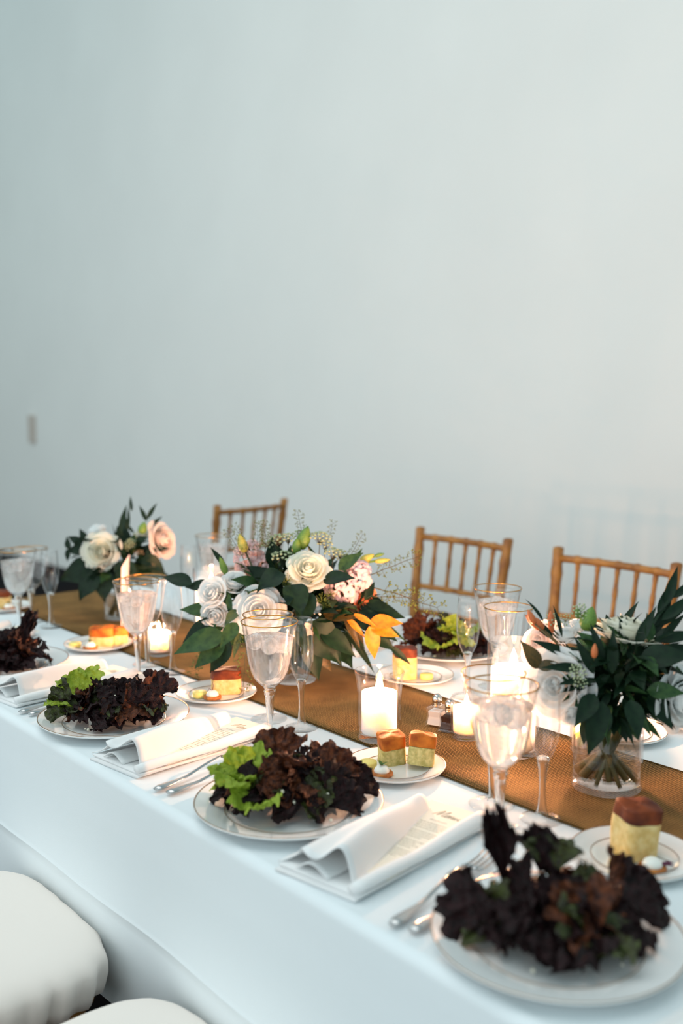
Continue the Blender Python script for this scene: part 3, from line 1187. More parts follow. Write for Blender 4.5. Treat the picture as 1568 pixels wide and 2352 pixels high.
# ------------------------------------------------------------------ salt and pepper
for lab, x, y, cm in (('square glass salt shaker with chrome cap on the burlap runner', -1.236, .556, 'salt'), ('square glass pepper shaker with chrome cap beside the salt', -1.199, .550, 'pepper')):
    t = thing(cm + '_shaker', lab, 'shaker', (x, y, TZ + .0045), .35, 'salt and pepper shakers')
    t.scale = (.88, .88, .85)
    body = [(.0175, 0), (.0180, .0015), (.0170, .006), (.0150, .020), (.0160, .033), (.0172, .038), (.0150, .041), (.0095, .0425)]
    g = G()
    vs = []
    for r, z in body + [(max(r - .0022, .006), z + .002 if i < 2 else z) for i, (r, z) in enumerate(body)][::-1]:
        r2 = r / math.cos(PI / 4)
        vs.append((r2, z))
    gl = G().lathe(vs, 4)
    gl.xf(Matrix.Rotation(PI / 4, 4, 'Z'))
    put('glass_body', gl.mesh('glass_body', M['glass'], False), t)
    c4 = G().lathe([(0, .003), (.0148 * 1.41, .003), (.0124 * 1.41, .020), (.0132 * 1.41, .031), (0, .032)], 4)
    c4.xf(Matrix.Rotation(PI / 4, 4, 'Z'))
    put('contents', c4.mesh('contents', M[cm], False), t)
    cap = put('chrome_cap', G().lathe([(0, .0405), (.0100, .0405), (.0104, .042), (.0094, .0435), (.0102, .0455), (.0094, .0475), (.0100, .0500), (.0102, .0545), (.0094, .0590), (.0072, .0632), (.0040, .0660), (0, .0668)], 24).mesh('chrome_cap', M['chrome']), t)
    for k in range(4):
        a = k * PI / 2
        put('hole', G().ball((.0045 * math.cos(a), .0045 * math.sin(a), .0655), .0009, .0009, .0006, 4, 6).mesh('hole', M['wick']), cap)

# ------------------------------------------------------------------ table number card
t = thing('table_card', 'tall pale pink card standing edge-on in front of the left bouquet', 'card', (-2.172, .434, TZ + .0045), 0)
dx = Vector((-.800, .600, 0))
g = G()
vs = []
for k, (a, z, lean) in enumerate(((0, 0, 0), (.085, 0, 0), (.125, .190, .006), (0, .178, .006))):
    for s in (-.0004, .0004):
        p = dx * a + Vector((.6, .8, 0)) * (s + lean) + Vector((0, 0, z))
        vs.append(p)
g.add(vs, [(0, 2, 4, 6), (1, 7, 5, 3), (0, 1, 3, 2), (2, 3, 5, 4), (4, 5, 7, 6), (6, 7, 1, 0)])
put('card', g.mesh('card', M['pinkcard'], False), t)
bevel(put('card_foot', G().box(-.006, .006, -.03, .03, 0, .010).mesh('card_foot', M['stemglass'], False), t, loc=tuple(dx * .05),
          rot=(0, 0, math.atan2(dx.y, dx.x) - PI / 2)), .001)

# ------------------------------------------------------------------ place settings
NEAR = {4: ('nearest the camera at lower right', -.639), 3: ('second nearest the camera on the front side', -1.107),
        2: ('third from the camera on the front side', -1.624), 1: ('cut by the left picture edge', -2.120)}
for k, (ph, x) in NEAR.items():
    plate('dp', 'white gold-lined dinner plate under a salad, ' + ph, x, .130)
BP = {0: ('at the far left picture edge', -2.735, .370), 1: ('behind the leftmost salad', -2.160, .370), 2: ('between the third salad and the runner', -1.645, .360),
      3: ('beside the central hurricane candle', -1.126, .352), 4: ('at the lower right edge behind the nearest salad', -.703, .367)}
for k, (ph, x, y) in BP.items():
    plate('bp', 'small white bread plate ' + ph, x, y)
plate('dp', 'white dinner plate across the table behind the central hurricane', -1.590, .957)
plate('bp', 'small bread plate across the table behind the central hurricane', -1.484, .745)
plate('dp', 'white dinner plate across the table behind the clear flower vase', -.985, .968)
plate('bp', 'small bread plate across the table behind the clear flower vase', -1.000, .765)
plate('bp', 'small bread plate across the table half hidden under the central bouquet', -1.80, .870)

# glasses: front side
for k, (ph, gx, gy, bx, by, fx, fy) in {
        4: ('right of the menu nearest the camera', -.870, .304, -.940, .367, -.860, .380),
        3: ('before the central bouquet', -1.382, .298, -1.464, .355, -1.387, .370),
        2: ('before the left bouquet and pink card', -1.877, .318, -1.948, .380, -1.857, .389),
        1: ('at the far left picture edge', -2.462, .305, -2.532, .368, -2.440, .380)}.items():
    goblet('gold-rimmed goblet of iced water ' + ph, gx, gy, True, k, 1., k)
    goblet('empty gold-rimmed wine goblet ' + ph, bx, by, False, k, .955)
    flute('empty clear champagne flute ' + ph, fx, fy)
# glasses: far side
goblet('gold-rimmed goblet of iced water across the table before the middle chair', -1.341, .831, True, 11)
goblet('empty gold-rimmed goblet across the table above the tall lit cylinder', -1.231, .737, False, 12, .955)
flute('empty champagne flute across the table beside the far green salad', -1.330, .735)
goblet('gold-rimmed goblet of iced water across the table below the distant sideways chair', -2.380, .832, True, 13)
flute('champagne flute across the table between the left and central bouquets', -2.300, .705)
flute('champagne flute with only its foot showing beneath the central bouquet', -1.753, .753)

# napkins, menus, forks: front side
NK = {0: ('at the left picture edge above the cut-off salad', -2.395, .022, .10), 1: ('left of the third salad from the camera', -1.883, .022, .12),
      2: ('right of the third salad from the camera', -1.414, .018, .115), 3: ('right of the second salad from the camera', -.908, .016, .15),
      4: ('at the bottom right corner', -.425, .016, -.06)}
for k, (ph, x, y, rz) in NK.items():
    napkin('folded white linen napkin ' + ph, x, y, rz)
    ox, oy = .020, .052
    menu('cream printed menu in the napkin ' + ph, x + ox * math.cos(rz) - oy * math.sin(rz), y + ox * math.sin(rz) + oy * math.cos(rz), rz + .03)
FK = {1: ('left of the leftmost salad plate', -2.29), 2: ('left of the third salad plate from the camera', -1.780), 3: ('left of the second salad plate from the camera', -1.287),
      4: ('left of the salad plate nearest the camera', -.776)}
for k, (ph, x) in FK.items():
    fork('steel fork ' + ph + ', outer', x, .020, .215)
    fork('steel fork ' + ph + ', inner', x + .023, .027, .13)

# napkins: far side
for ph, x, y, rz in (('across the table beside the far green salad', -1.815, 1.03, PI + .2), ('across the table behind the clear flower vase', -1.23, 1.045, PI + .1),
                     ('across the table behind the left candle glow', -2.20, 1.04, PI)):
    napkin('folded white linen napkin ' + ph, x, y, rz)

# salads
salad('dark red leaf salad with a curled upright leaf nearest the camera', -.639, .130, 41, 1.2, 0, (.080, .062), .048, 52,
      [('red', (-.052, .03, .040), (-.12, .15, 1), .082, .32), ('red', (-.06, .0, .025), (-1, -.1, .35), .055), ('red', (-.01, .04, .05), (0, .3, 1), .050, .6), ('red', (.06, 0, .02), (.9, .2, .35), .06), ('brown', (.055, .03, .03), (.8, .4, .5), .05), ('olive', (.0, .04, .045), (.1, .5, 1), .045)])
salad('mixed salad of bright green and dark red leaves, second nearest the camera', -1.107, .130, 23, PI + .25, 5, (.088, .060), .056, 48,
      [('brown', (-.012, .01, .05), (-.05, .2, 1), .052), ('green', (-.05, -.005, .03), (-.35, .1, 1), .055), ('brown', (.05, .01, .03), (.6, .2, .9), .05), ('red', (.075, .01, .02), (.9, .1, .6), .045)],
      ('red', 'red', 'brown', 'red', 'olive', 'brown'))
salad('dark red salad with one upright green leaf, third from the camera', -1.624, .130, 32, PI + .1, 1, (.078, .060), .048, 46,
      [('green', (-.052, .015, .025), (-.25, .2, 1), .060), ('olive', (-.055, -.01, .015), (-1, -.1, .3), .055), ('red', (.06, .02, .03), (.5, .3, .9), .05)], ('red', 'red', 'brown', 'olive', 'red'))
salad('dark red leaf salad cut by the left picture edge', -2.120, .130, 17, 0, 0, (.085, .06), .042, 44, [('red', (.035, .01, .03), (.15, 0, 1), .075, .35)], ('red', 'red', 'brown', 'red'))
salad('mixed salad with broad green leaves across the table by the flute', -1.590, .957, 55, -1.6, 3, (.088, .06), .045, 44,
      [('green', (0, -.03, .03), (.3, -.8, .7), .06), ('brown', (-.06, -.01, .03), (-.6, -.2, .7), .055)], ('red', 'brown', 'red', 'olive'))
salad('dark leaf salad across the table behind the clear flower vase', -.985, .968, 66, 0, 0, (.085, .06), .042, 34, None, ('red', 'red', 'olive'))

# bread, butter, canapes
ZB = TZ + .0045


def on(bp, r_, t_):
    """a spot on a bread plate, r_ along the camera's right, t_ away from it"""
    _, x, y = BP[bp]
    p = Vector((x, y, 0)) + CR * r_ - CT * t_
    return p.x, p.y


x, y = on(4, .002, .012)
bread('bread_pale', 'tall pale bread piece with brown crust on the lower right bread plate', x, y, ZB, (.06, .06, YAW + .25), 1.05)
x, y = on(3, -.004, .030)
bread('bread_herb', 'golden-topped focaccia cube, left one beside the central hurricane', x, y, ZB, (.05, -.06, YAW + .3), .98)
x, y = on(3, .040, .008)
bread('bread_herb', 'golden-topped focaccia cube, right one beside the central hurricane', x, y, ZB + .004, (-.2, .1, YAW - .12), 1.0)
x, y = on(2, .018, .020)
bread('bread_roll', 'torn roll with dark brown crust on the plate behind the third salad', x, y, ZB, (0, 0, YAW + .1), 1.0)
x, y = on(1, .006, .015)
bread('bread_gold', 'golden focaccia slice on the plate behind the leftmost salad', x, y, ZB, (0, 0, YAW), 1.0)
x, y = on(1, .046, .018)
bread('bread_herb', 'golden bread cube touching the pink card on the plate behind the leftmost salad', x, y, ZB, (0, .05, YAW + .3), .85)
x, y = on(0, -.010, .012)
bread('bread_roll', 'brown bread roll at the far left picture edge', x, y, ZB, (0, 0, YAW), 1.0)
p = Vector((-1.484, .745, 0)) - CR * .022
bread('bread_pale', 'dark-crusted bread piece across the table beside the far green salad', p.x, p.y, ZB, (0, 0, YAW + .1), 1.0)
for k, (r_, t_, lab) in {4: (-.026, -.030, 'on the lower right bread plate'), 3: (-.042, .004, 'beside the central hurricane candle'), 2: (-.030, -.014, 'on the plate behind the third salad'),
                         1: (-.052, -.012, 'on the plate behind the leftmost salad')}.items():
    x, y = on(k, r_, t_)
    tag(put('butter_pat', TW['butter'], loc=(x, y, ZB), rot=(0, 0, 1), scale=1.0 if k != 4 else 1.0), 'round yellow butter pat ' + lab, 'butter', 'butter pats')
p = Vector((-1.484, .745, 0)) + CR * .022 + CT * .01
tag(put('butter_pat', TW['butter'], loc=(p.x, p.y, ZB)), 'yellow butter pat across the table beside the far bread', 'butter', 'butter pats')
x, y = on(4, .012, -.034)
canape('round cracker canape with white cream and purple garnish at lower right', x, y, ZB, YAW, 'beet')
x, y = on(3, -.022, -.030)
canape('round cracker canape with cream and green herb by the focaccia cubes', x, y, ZB, YAW, 'herb')
x, y = on(2, -.004, -.026)
canape('round cracker canape with cream and thin sprig by the torn roll', x, y, ZB, YAW, 'sprig')
x, y = on(1, -.012, -.030)
canape('cracker canape with cream behind the leftmost salad', x, y, ZB, YAW, 'herb')
x, y = on(0, .025, -.022)
canape('cracker canape with cream at the far left picture edge', x, y, ZB, YAW, 'plain' if False else 'herb')



# ------------------------------------------------------------------ flower building blocks
FL = {}
for key, args in {'lance': dict(W=.13, curl=.22, fold=.3, base=.8), 'ovate': dict(W=.26, curl=.25, fold=.25, base=.75), 'broad': dict(W=.36, curl=.3, fold=.2, base=.7, wave=.6),
                  'thin': dict(W=.075, curl=.45, fold=.3, base=.9)}.items():
    for mk in ('leafdark', 'leafmid', 'leafolive', 'leafbrown', 'leafamber'):
        FL[key, mk] = leaf_grid(**args).mesh('leaf', M[mk])


def petal_fn(R, H, o, hw, curl):
    def f(u, v):
        a = v * 2 - 1
        uu = u * (1 - .16 * abs(a) ** 3 * u)
        spread = .35 + .65 * math.sin(PI / 2 * min(1, uu * 1.5))
        th = a * hw * spread
        rr = R * (.12 + .88 * math.sin(PI / 2 * uu ** .8)) * (1 - (1 - o) * .16 * uu ** 3)
        rr += R * curl * max(0, uu - .68) ** 2 * 3.2
        z = H * (uu ** (1 + .25 * o)) - H * curl * max(0, uu - .72) ** 2 * 4.2
        z += .018 * math.sin(a * 5 + R * 9) * uu
        return (rr * math.sin(th), -rr * math.cos(th), z)
    return f


ROSE_LAYERS = [(4, .22, .80, .0, 1.2, .05), (5, .38, .83, .1, 1.0, .12), (6, .56, .80, .3, .82, .25), (7, .74, .72, .5, .70, .42), (7, .92, .56, .8, .62, .6), (7, 1.06, .36, 1., .56, .75)]
for mk in ('petal_white', 'petal_cream', 'petal_blush', 'petal_pink', 'petal_peach', 'petal_mauve'):
    for li, (n, R, H, o, hw, cu) in enumerate(ROSE_LAYERS):
        FL['petal', mk, li] = G().grid(petal_fn(R, H, o, hw, cu), 8, 10).mesh('petal', M[mk])
    g = G()

    def core(u, v):
        th = v * 5.5 * PI
        rr = .03 + .022 * th / PI * 1.6 * (.55 + .45 * math.sin(u * PI))
        return (rr * math.cos(th), rr * math.sin(th), .05 + u * (.78 - .05 * v))
    g.grid(core, 6, 60)
    FL['core', mk] = g.mesh('rose', M[mk])
    # small five-petalled blossoms
    def fp(u, v):
        a = v * 2 - 1
        wd = .42 * math.sin(PI * (.08 + .92 * u) ** .8) if u < 1 else .0
        wd = max(wd, .16 if u > .9 else .05)
        return (a * wd, u, .25 * u - .35 * u * u + .1 * a * a + .04 * math.sin(a * 6 + u * 5))
    FL['fpetal', mk] = G().grid(fp, 6, 5).mesh('petal', M[mk])

FL['sepal'] = leaf_grid(.18, .3, .3).mesh('sepal', M['leafmid'])
for mk in ('bud', 'budtip', 'budorange', 'petal_white'):
    FL['bud', mk] = G().lathe([(0, 0), (.16, .06), (.26, .25), (.27, .45), (.2, .7), (.1, .88), (0, 1.0)], 12).mesh('bud', M[mk])


def umbel_mesh(mk, seed, pts=22):
    r = random.Random(seed)
    g = G()
    for i in range(pts):
        a = i * 2.399
        q = math.sqrt((i + .5) / pts)
        p = Vector((q * math.cos(a), q * math.sin(a), .55 * (1 - q * q * .8) + r.uniform(-.05, .05)))
        g.tube([(0, 0, -.7), p * .55 + Vector((0, 0, -.1)), p], [.022, .018, .012], 4, 1)
        g.ball(tuple(p), .13, .13, .11, 4, 6, 0, lambda x, y, z: r.uniform(.75, 1.2))
        for k in range(5):
            b = k * 2 * PI / 5 + r.random()
            e = p + Vector((.17 * math.cos(b), .17 * math.sin(b), .06))
            g.tube([p, e], [.05, .015], 3, 0)
    g.tube([(0, 0, -.65), (.05, 0, -2.2)], [.035, .04], 5, 1)
    return g.mesh('umbel', [M[mk], M['stem']])


FL['umbel'] = umbel_mesh('umbel', 1)
FL['umbel2'] = umbel_mesh('umbel', 2, 16)
FL['umbelpink'] = umbel_mesh('umbelpink', 3, 16)


def spray_mesh(seed):
    r = random.Random(seed)
    g = G()
    P = [Vector((0, 0, 0))]
    d = Vector((.1, 1, .1))
    for i in range(9):
        d += Vector((r.uniform(-.15, .15), 0, r.uniform(-.2, .12)))
        P.append(P[-1] + d.normalized() * .125)
    g.tube(P, [.010 - .0006 * i for i in range(10)], 5, 1)
    for i in range(2, 10):
        for s in (-1, 1):
            e = P[i] + Vector((s * r.uniform(.06, .13), r.uniform(.02, .1), r.uniform(-.02, .07)))
            g.tube([P[i], e], .004, 3, 1)
            for k in range(6):
                c = e + Vector((r.uniform(-.045, .045), r.uniform(-.045, .045), r.uniform(-.04, .04)))
                g.tube([e, c], .003, 3, 1)
                g.octa(c, r.uniform(.010, .018), 0)
    return g.mesh('seeded_spray', [M['seed'], M['stem']])


FL['spray0'], FL['spray1'] = spray_mesh(4), spray_mesh(9)


def seedball_mesh(seed):
    r = random.Random(seed)
    g = G()
    for i in range(40):
        a, z = r.uniform(0, 6.28), r.uniform(-.3, 1)
        q = math.sqrt(max(0, 1 - z * z))
        d = Vector((q * math.cos(a), q * math.sin(a), z)) * r.uniform(.6, 1)
        g.tube([(0, 0, -.4), d], .03, 3, 1)
        g.octa(d, .09, 0)
    return g.mesh('seed_cluster', [M['seed'], M['seed']])


FL['seedball'] = seedball_mesh(3)


class Bouquet:
    def __init__(s, label, x, y, z, seed):
        s.t = thing('flower_arrangement', label, 'flower arrangement', (x, y, z), YAW)
        s.r = random.Random(seed)

    def rose(s, mk, p, axis, R, layers=6, stretch=1., name='rose', lab=None):
        core = put(name, FL['core', mk], s.t, mtx=zframe(p, axis, R, s.r.uniform(0, 6)) @ Matrix.Translation((0, 0, -.4)) @ Matrix.Diagonal((1, 1, stretch, 1)))
        if lab:
            core['label'] = lab
        for li in range(layers):
            n = ROSE_LAYERS[li][0]
            a0 = s.r.uniform(0, 6)
            for k in range(n):
                m = Matrix.Rotation(a0 + k * 2 * PI / n + s.r.uniform(-.1, .1), 4, 'Z') @ Matrix.Rotation(s.r.uniform(-.07, .07), 4, 'X')
                put('petal', FL['petal', mk, li], core, mtx=m @ Matrix.Scale(s.r.uniform(.95, 1.06), 4))
        return core

    def blossom(s, mk, p, axis, R, name='blossom', n=5, two=True):
        core = put(name, G().ball((0, 0, .02), .12, .12, .1, 4, 8).mesh(name, M['budtip']), s.t, mtx=zframe(p, axis, R, s.r.uniform(0, 6)))
        for k in range(n):
            put('petal', FL['fpetal', mk], core, mtx=Matrix.Rotation(k * 2 * PI / n, 4, 'Z') @ Matrix.Rotation(s.r.uniform(.1, .5), 4, 'X'))
        if two:
            for k in range(3):
                put('petal', FL['fpetal', mk], core, mtx=Matrix.Rotation(k * 2 * PI / 3 + .4, 4, 'Z') @ Matrix.Rotation(.9, 4, 'X') @ Matrix.Scale(.75, 4))
        return core

    def stock(s, mk, p, rx, rz, n=20):
        base = put('stock_spike', G().tube([(0, 0, -rz * 1.6), (0, 0, rz * .7)], .003, 6).mesh('stock_spike', M['stem']), s.t, loc=p)
        for i in range(n):
            zz = -1 + 2 * (i + .5) / n
            a = i * 2.399
            q = math.sqrt(1 - zz * zz)
            d = Vector((q * math.cos(a), q * math.sin(a), zz))
            pp = Vector((d.x * rx, d.y * rx, d.z * rz))
            nm = put('floret', FL['floret', mk], base, mtx=zframe(pp, d + Vector((0, -.4, .3)), s.r.uniform(.011, .0145), s.r.uniform(0, 6)))
        return base

    def leaf(s, key, mk, p, d, L, n=(0, 0, 1)):
        put('leaf', FL[key, mk], s.t, mtx=lifted(FL[key, mk], frame(p, d, n, L), .002))

    def bud(s, mk, p, d, L, wd=1.):
        b = put('bud', FL['bud', mk], s.t, mtx=zframe(p, d, L) @ Matrix.Diagonal((wd, wd, 1, 1)))
        for k in range(4):
            put('sepal', FL['sepal'], b, mtx=Matrix.Rotation(k * PI / 2, 4, 'Z') @ frame((0, .12, .02), (0, .25, 1), (0, 1, 0), .6))

    def stem(s, pts, r=.0022, mk='stem'):
        put('stem', G().tube(pts, r, 6).mesh('stem', M[mk]), s.t)

    def umbel(s, key, p, d, R):
        put('umbel', FL[key], s.t, mtx=zframe(p, d, R, s.r.uniform(0, 6)))

    def spray(s, p, d, L, k=0, n=(0, -1, .3)):
        put('seeded_spray', FL['spray%d' % k], s.t, mtx=lifted(FL['spray%d' % k], frame(p, d, n, L), .002))

    def fill(s, c, rad, n, L, keys, mks, zmin=-.2, low=0.):
        r = s.r
        for i in range(n):
            z = r.uniform(zmin, 1)
            a = r.uniform(0, 2 * PI)
            q = math.sqrt(max(0, 1 - z * z))
            d = Vector((q * math.cos(a), q * math.sin(a), z))
            k = r.uniform(.25, .8)
            p = Vector(c) + Vector((d.x * rad[0], d.y * rad[1], d.z * rad[2])) * k
            dd = d + Vector((r.uniform(-.5, .5), r.uniform(-.5, .5), r.uniform(-.5, .35) - low))
            s.leaf(r.choice(keys), r.choice(mks), p, dd, r.uniform(*L), (r.uniform(-.6, .6), r.uniform(-1, .2), 1))


for mk in ('petal_pink', 'petal_mauve'):
    g = G()
    for k in range(5):
        b = len(g.v)
        a = k * 2 * PI / 5
        g.grid(lambda u, v: ((v * 2 - 1) * .55 * math.sin(PI * (.1 + .8 * u)), .1 + u * .9, .3 * math.sin(u * 2.6) + .12 * math.sin((v * 2 - 1) * 4 + k)), 4, 4)
        g.xf(Matrix.Rotation(a, 4, 'Z'), b)
    FL['floret', mk] = g.mesh('floret', M[mk])

D, MI, OL, BR, AM = 'leafdark', 'leafmid', 'leafolive', 'leafbrown', 'leafamber'
ZR = TZ + .0045

# ------------------------------------------------------------------ central bouquet in a glass compote
cx, cy = -1.631, .542
t = thing('compote_vase', 'low footed glass bowl holding the central bouquet', 'vase', (cx, cy, ZR))
put('foot', G().lathe([(0, .012), (.010, .011), (.020, .0065), (.036, .0045), (.044, .003), (.0445, .0015), (.043, 0), (0, 0)], 40).mesh('foot', M['glass']), t)
put('stem', G().lathe([(.010, .011), (.008, .018), (.0085, .026), (.013, .032), (0, .033)], 20).mesh('stem', M['stemglass']), t)
BW = [(.012, .031), (.030, .036), (.050, .050), (.062, .068), (.068, .088), (.070, .100)]
put('bowl', G().lathe(two_wall(BW, .002), 48).mesh('bowl', M['glass']), t)

b = Bouquet('wide central bouquet of white roses, pink stock and trailing dark leaves', cx, cy, ZR, 7)
F = Vector((0, -1, .25))
b.rose('petal_white', (-.064, -.100, .165), (-.08, -1, .35), .042, 6, lab='large white garden rose')
b.rose('petal_cream', (.031, -.060, .240), (.12, -.75, .75), .038, 6, lab='cream rose')
b.rose('petal_white', (-.158, -.064, .192), (-.4, -1, .5), .031, 5, 1.2, 'lisianthus')
b.rose('petal_white', (-.152, -.072, .152), (-.2, -1, -.3), .030, 5, 1., 'lisianthus')
b.rose('petal_white', (-.116, -.040, .208), (.1, -.7, .9), .028, 5, 1.3, 'lisianthus')
b.rose('petal_blush', (-.148, .000, .205), (-.2, -.5, 1), .020, 4, 1.5, 'lisianthus')
b.rose('petal_peach', (.144, -.015, .168), (.7, -.8, .1), .030, 5, 1., 'ranunculus')
b.stock('petal_pink', (.098, -.030, .198), .030, .030, 24)
b.stock('petal_pink', (.128, -.025, .222), .022, .028, 18)
b.stock('petal_mauve', (-.095, .040, .244), .026, .034, 22)
b.stock('petal_mauve', (-.066, .030, .220), .024, .028, 16)
b.blossom('petal_blush', (.023, -.105, .128), (.1, -1, .3), .021)
b.blossom('petal_white', (.030, -.090, .178), (-.5, -.8, .6), .022)
b.blossom('petal_white', (.044, -.088, .168), (.8, -.6, .3), .018)
b.rose('petal_blush', (.112, -.01, .238), (.2, -.7, .7), .022, 4, 1., 'ranunculus')
for key, p, R in (('umbel', (-.032, .02, .285), .017), ('umbel2', (-.050, .012, .276), .013), ('umbel', (-.023, -.02, .256), .018), ('umbel2', (-.012, .0, .292), .014), ('umbel2', (.010, .012, .300), .010),
                  ('umbel', (.053, 0, .293), .017), ('umbel2', (.064, -.01, .280), .013), ('umbel', (.080, -.02, .264), .015), ('umbel2', (.094, -.01, .262), .012), ('umbel', (.103, 0, .250), .012)):
    b.umbel(key, p, (p[0] * 1.2, -.3, 1), R * 1.3)
b.bud('bud', (.012, 0, .270), (.35, 0, 1), .052, 1.0)
b.bud('bud', (.004, -.01, .262), (.1, -.2, 1), .036, 1.)
b.bud('budtip', (.132, 0, .244), (.9, 0, .5), .036, .9)
b.bud('budtip', (.163, 0, .246), (1, 0, .12), .034, .6)
b.bud('bud', (.163, .005, .256), (1, .1, .25), .022, .7)
b.bud('bud', (-.135, -.02, .222), (-.35, -.1, 1), .040, .7)
b.bud('budtip', (-.100, .01, .262), (-.3, 0, 1), .042, .9)
b.stem([(.02, 0, .15), (.09, 0, .215), (.14, 0, .243), (.165, 0, .247)], .0025, 'bud')
b.stem([(.10, 0, .225), (.14, .003, .248), (.166, .005, .256)], .0015, 'bud')
b.stem([(-.03, 0, .12), (-.07, 0, .2), (-.099, .01, .264)], .002)
b.stem([(0, 0, .1), (.005, 0, .2), (.012, 0, .275)], .0025)
for p, d, L, k in (((.15, -.02, .20), (.9, -.1, -.25), .14, 0), ((.14, 0, .215), (.8, 0, .25), .11, 1), ((.15, -.02, .18), (1, 0, -.1), .10, 1), ((-.09, 0, .26), (-.5, 0, 1), .06, 0), ((-.06, 0, .26), (.1, 0, 1), .06, 1),
                   ((-.04, .0, .25), (-.3, 0, .9), .07, 0), ((-.08, -.09, .09), (-.2, -.2, -1), .12, 1), ((-.15, -.06, .12), (-.5, -.2, -.8), .09, 0), ((.02, .01, .27), (-.1, 0, 1), .07, 1)):
    b.spray(p, d, L, k)
for p, R in (((-.011, -.08, .221), .014), ((.057, -.08, .182), .015), ((.066, -.085, .172), .013), ((.075, -.06, .190), .012), ((-.10, -.08, .165), .012)):
    put('seed_cluster', FL['seedball'], b.t, mtx=zframe(p, (0, -1, .4), R))
# hand-placed leaves
for key, mk, p, d, L in (
        ('ovate', MI, (-.150, -.05, .150), (-1, -.15, .25), .075), ('ovate', D, (-.155, -.06, .135), (-.9, -.3, -.45), .075), ('lance', MI, (-.15, -.07, .140), (-.55, -.3, -1), .085),
        ('ovate', MI, (-.13, -.09, .115), (-.9, -.3, -.15), .105), ('ovate', MI, (-.13, -.10, .105), (-.75, -.2, -.55), .080), ('ovate', D, (-.12, -.10, .105), (-.6, -.2, -.85), .075),
        ('lance', OL, (-.10, -.10, .125), (-.3, -.4, -1), .055), ('ovate', D, (-.06, -.10, .11), (-.1, -.5, -.8), .05), ('ovate', MI, (-.105, -.115, .145), (-.4, -.6, -.5), .06),
        ('ovate', D, (.13, -.03, .155), (1, -.15, -.05), .095), ('ovate', D, (.14, -.02, .17), (.9, 0, -.3), .07), ('ovate', D, (.12, -.06, .150), (.9, -.4, -.35), .10),
        ('ovate', AM, (.150, -.095, .140), (1, -.1, .12), .066), ('ovate', AM, (.152, -.095, .132), (1, -.2, -.2), .060), ('ovate', AM, (.150, -.098, .134), (.25, -.2, -1), .066), ('lance', AM, (.118, -.095, .158), (.8, -.3, -.3), .055), ('lance', AM, (.105, -.09, .150), (.7, -.3, -.6), .055),
        ('ovate', BR, (.06, -.085, .155), (1, -.3, .1), .075), ('lance', BR, (.10, -.08, .150), (.6, -.3, -.9), .07), ('lance', BR, (.118, -.07, .14), (.5, -.2, -1), .055), ('ovate', D, (.145, -.07, .12), (.9, -.2, -.5), .07),
        ('broad', D, (.030, -.09, .140), (.75, -.35, -.75), .105), ('ovate', D, (.055, -.09, .125), (.9, -.3, -.5), .085), ('ovate', D, (.03, -.09, .11), (.3, -.4, -1), .085), ('ovate', BR, (.04, -.08, .10), (.6, -.2, -.9), .07),
        ('thin', D, (.10, -.07, .125), (.7, -.2, -.8), .11), ('thin', MI, (.15, -.05, .14), (1, -.1, -.35), .09), ('lance', D, (.15, -.05, .12), (1, 0, -.75), .075), ('lance', D, (.19, -.05, .085), (.8, -.2, -.6), .06),
        ('lance', D, (-.14, 0, .235), (-.45, 0, .7), .05), ('ovate', D, (-.045, 0, .235), (.05, -.1, 1), .06), ('broad', D, (-.02, -.07, .235), (-.6, -.7, -.2), .07), ('broad', D, (0, -.09, .215), (.3, -.8, -.5), .075),
        ('broad', D, (.03, -.09, .20), (-.2, -.8, -.9), .07), ('ovate', D, (.06, -.07, .22), (.8, -.6, .3), .07), ('ovate', MI, (.09, -.04, .235), (.8, 0, .7), .06), ('lance', MI, (.115, 0, .235), (.5, 0, .9), .045),
        ('lance', MI, (-.125, -.075, .195), (.1, -.5, -.9), .05), ('ovate', OL, (-.105, -.09, .165), (-.4, -.6, -.3), .045), ('ovate', D, (.0, -.11, .15), (.5, -.7, -.8), .07), ('ovate', D, (-.02, -.10, .12), (.1, -.8, -.8), .08),
        ('ovate', D, (-.21, .02, .195), (-1, .2, .35), .07), ('ovate', D, (-.17, .02, .19), (-1, .1, .1), .06)):
    b.leaf(key, mk, p, d, L, (b.r.uniform(-.3, .3), -.9, .8))
b.fill((0, -.01, .12), (.15, .10, .13), 110, (.045, .085), ('ovate', 'ovate', 'broad', 'lance'), (D, D, D, MI), -.25)
b.fill((0, 0, .08), (.06, .06, .05), 20, (.04, .07), ('ovate', 'broad'), (D, D), -.6)
b.fill((-.02, .0, .205), (.12, .05, .055), 46, (.028, .048), ('lance', 'lance', 'ovate'), (MI, OL, MI, D), 0.)
b.fill((-.13, -.04, .14), (.06, .04, .06), 26, (.035, .055), ('lance', 'ovate'), (MI, MI, D), -.5)
b.fill((.12, -.04, .15), (.06, .04, .05), 26, (.035, .06), ('lance', 'ovate'), (D, D, BR, MI), -.5)
for p, d, L, k in (((-.10, .01, .24), (-.45, 0, 1), .07, 1), ((-.075, .01, .25), (0, 0, 1), .065, 0), ((.06, .01, .26), (.3, 0, 1), .06, 0), ((.10, 0, .235), (.6, 0, .9), .07, 1)):
    b.spray(p, d, L, k)

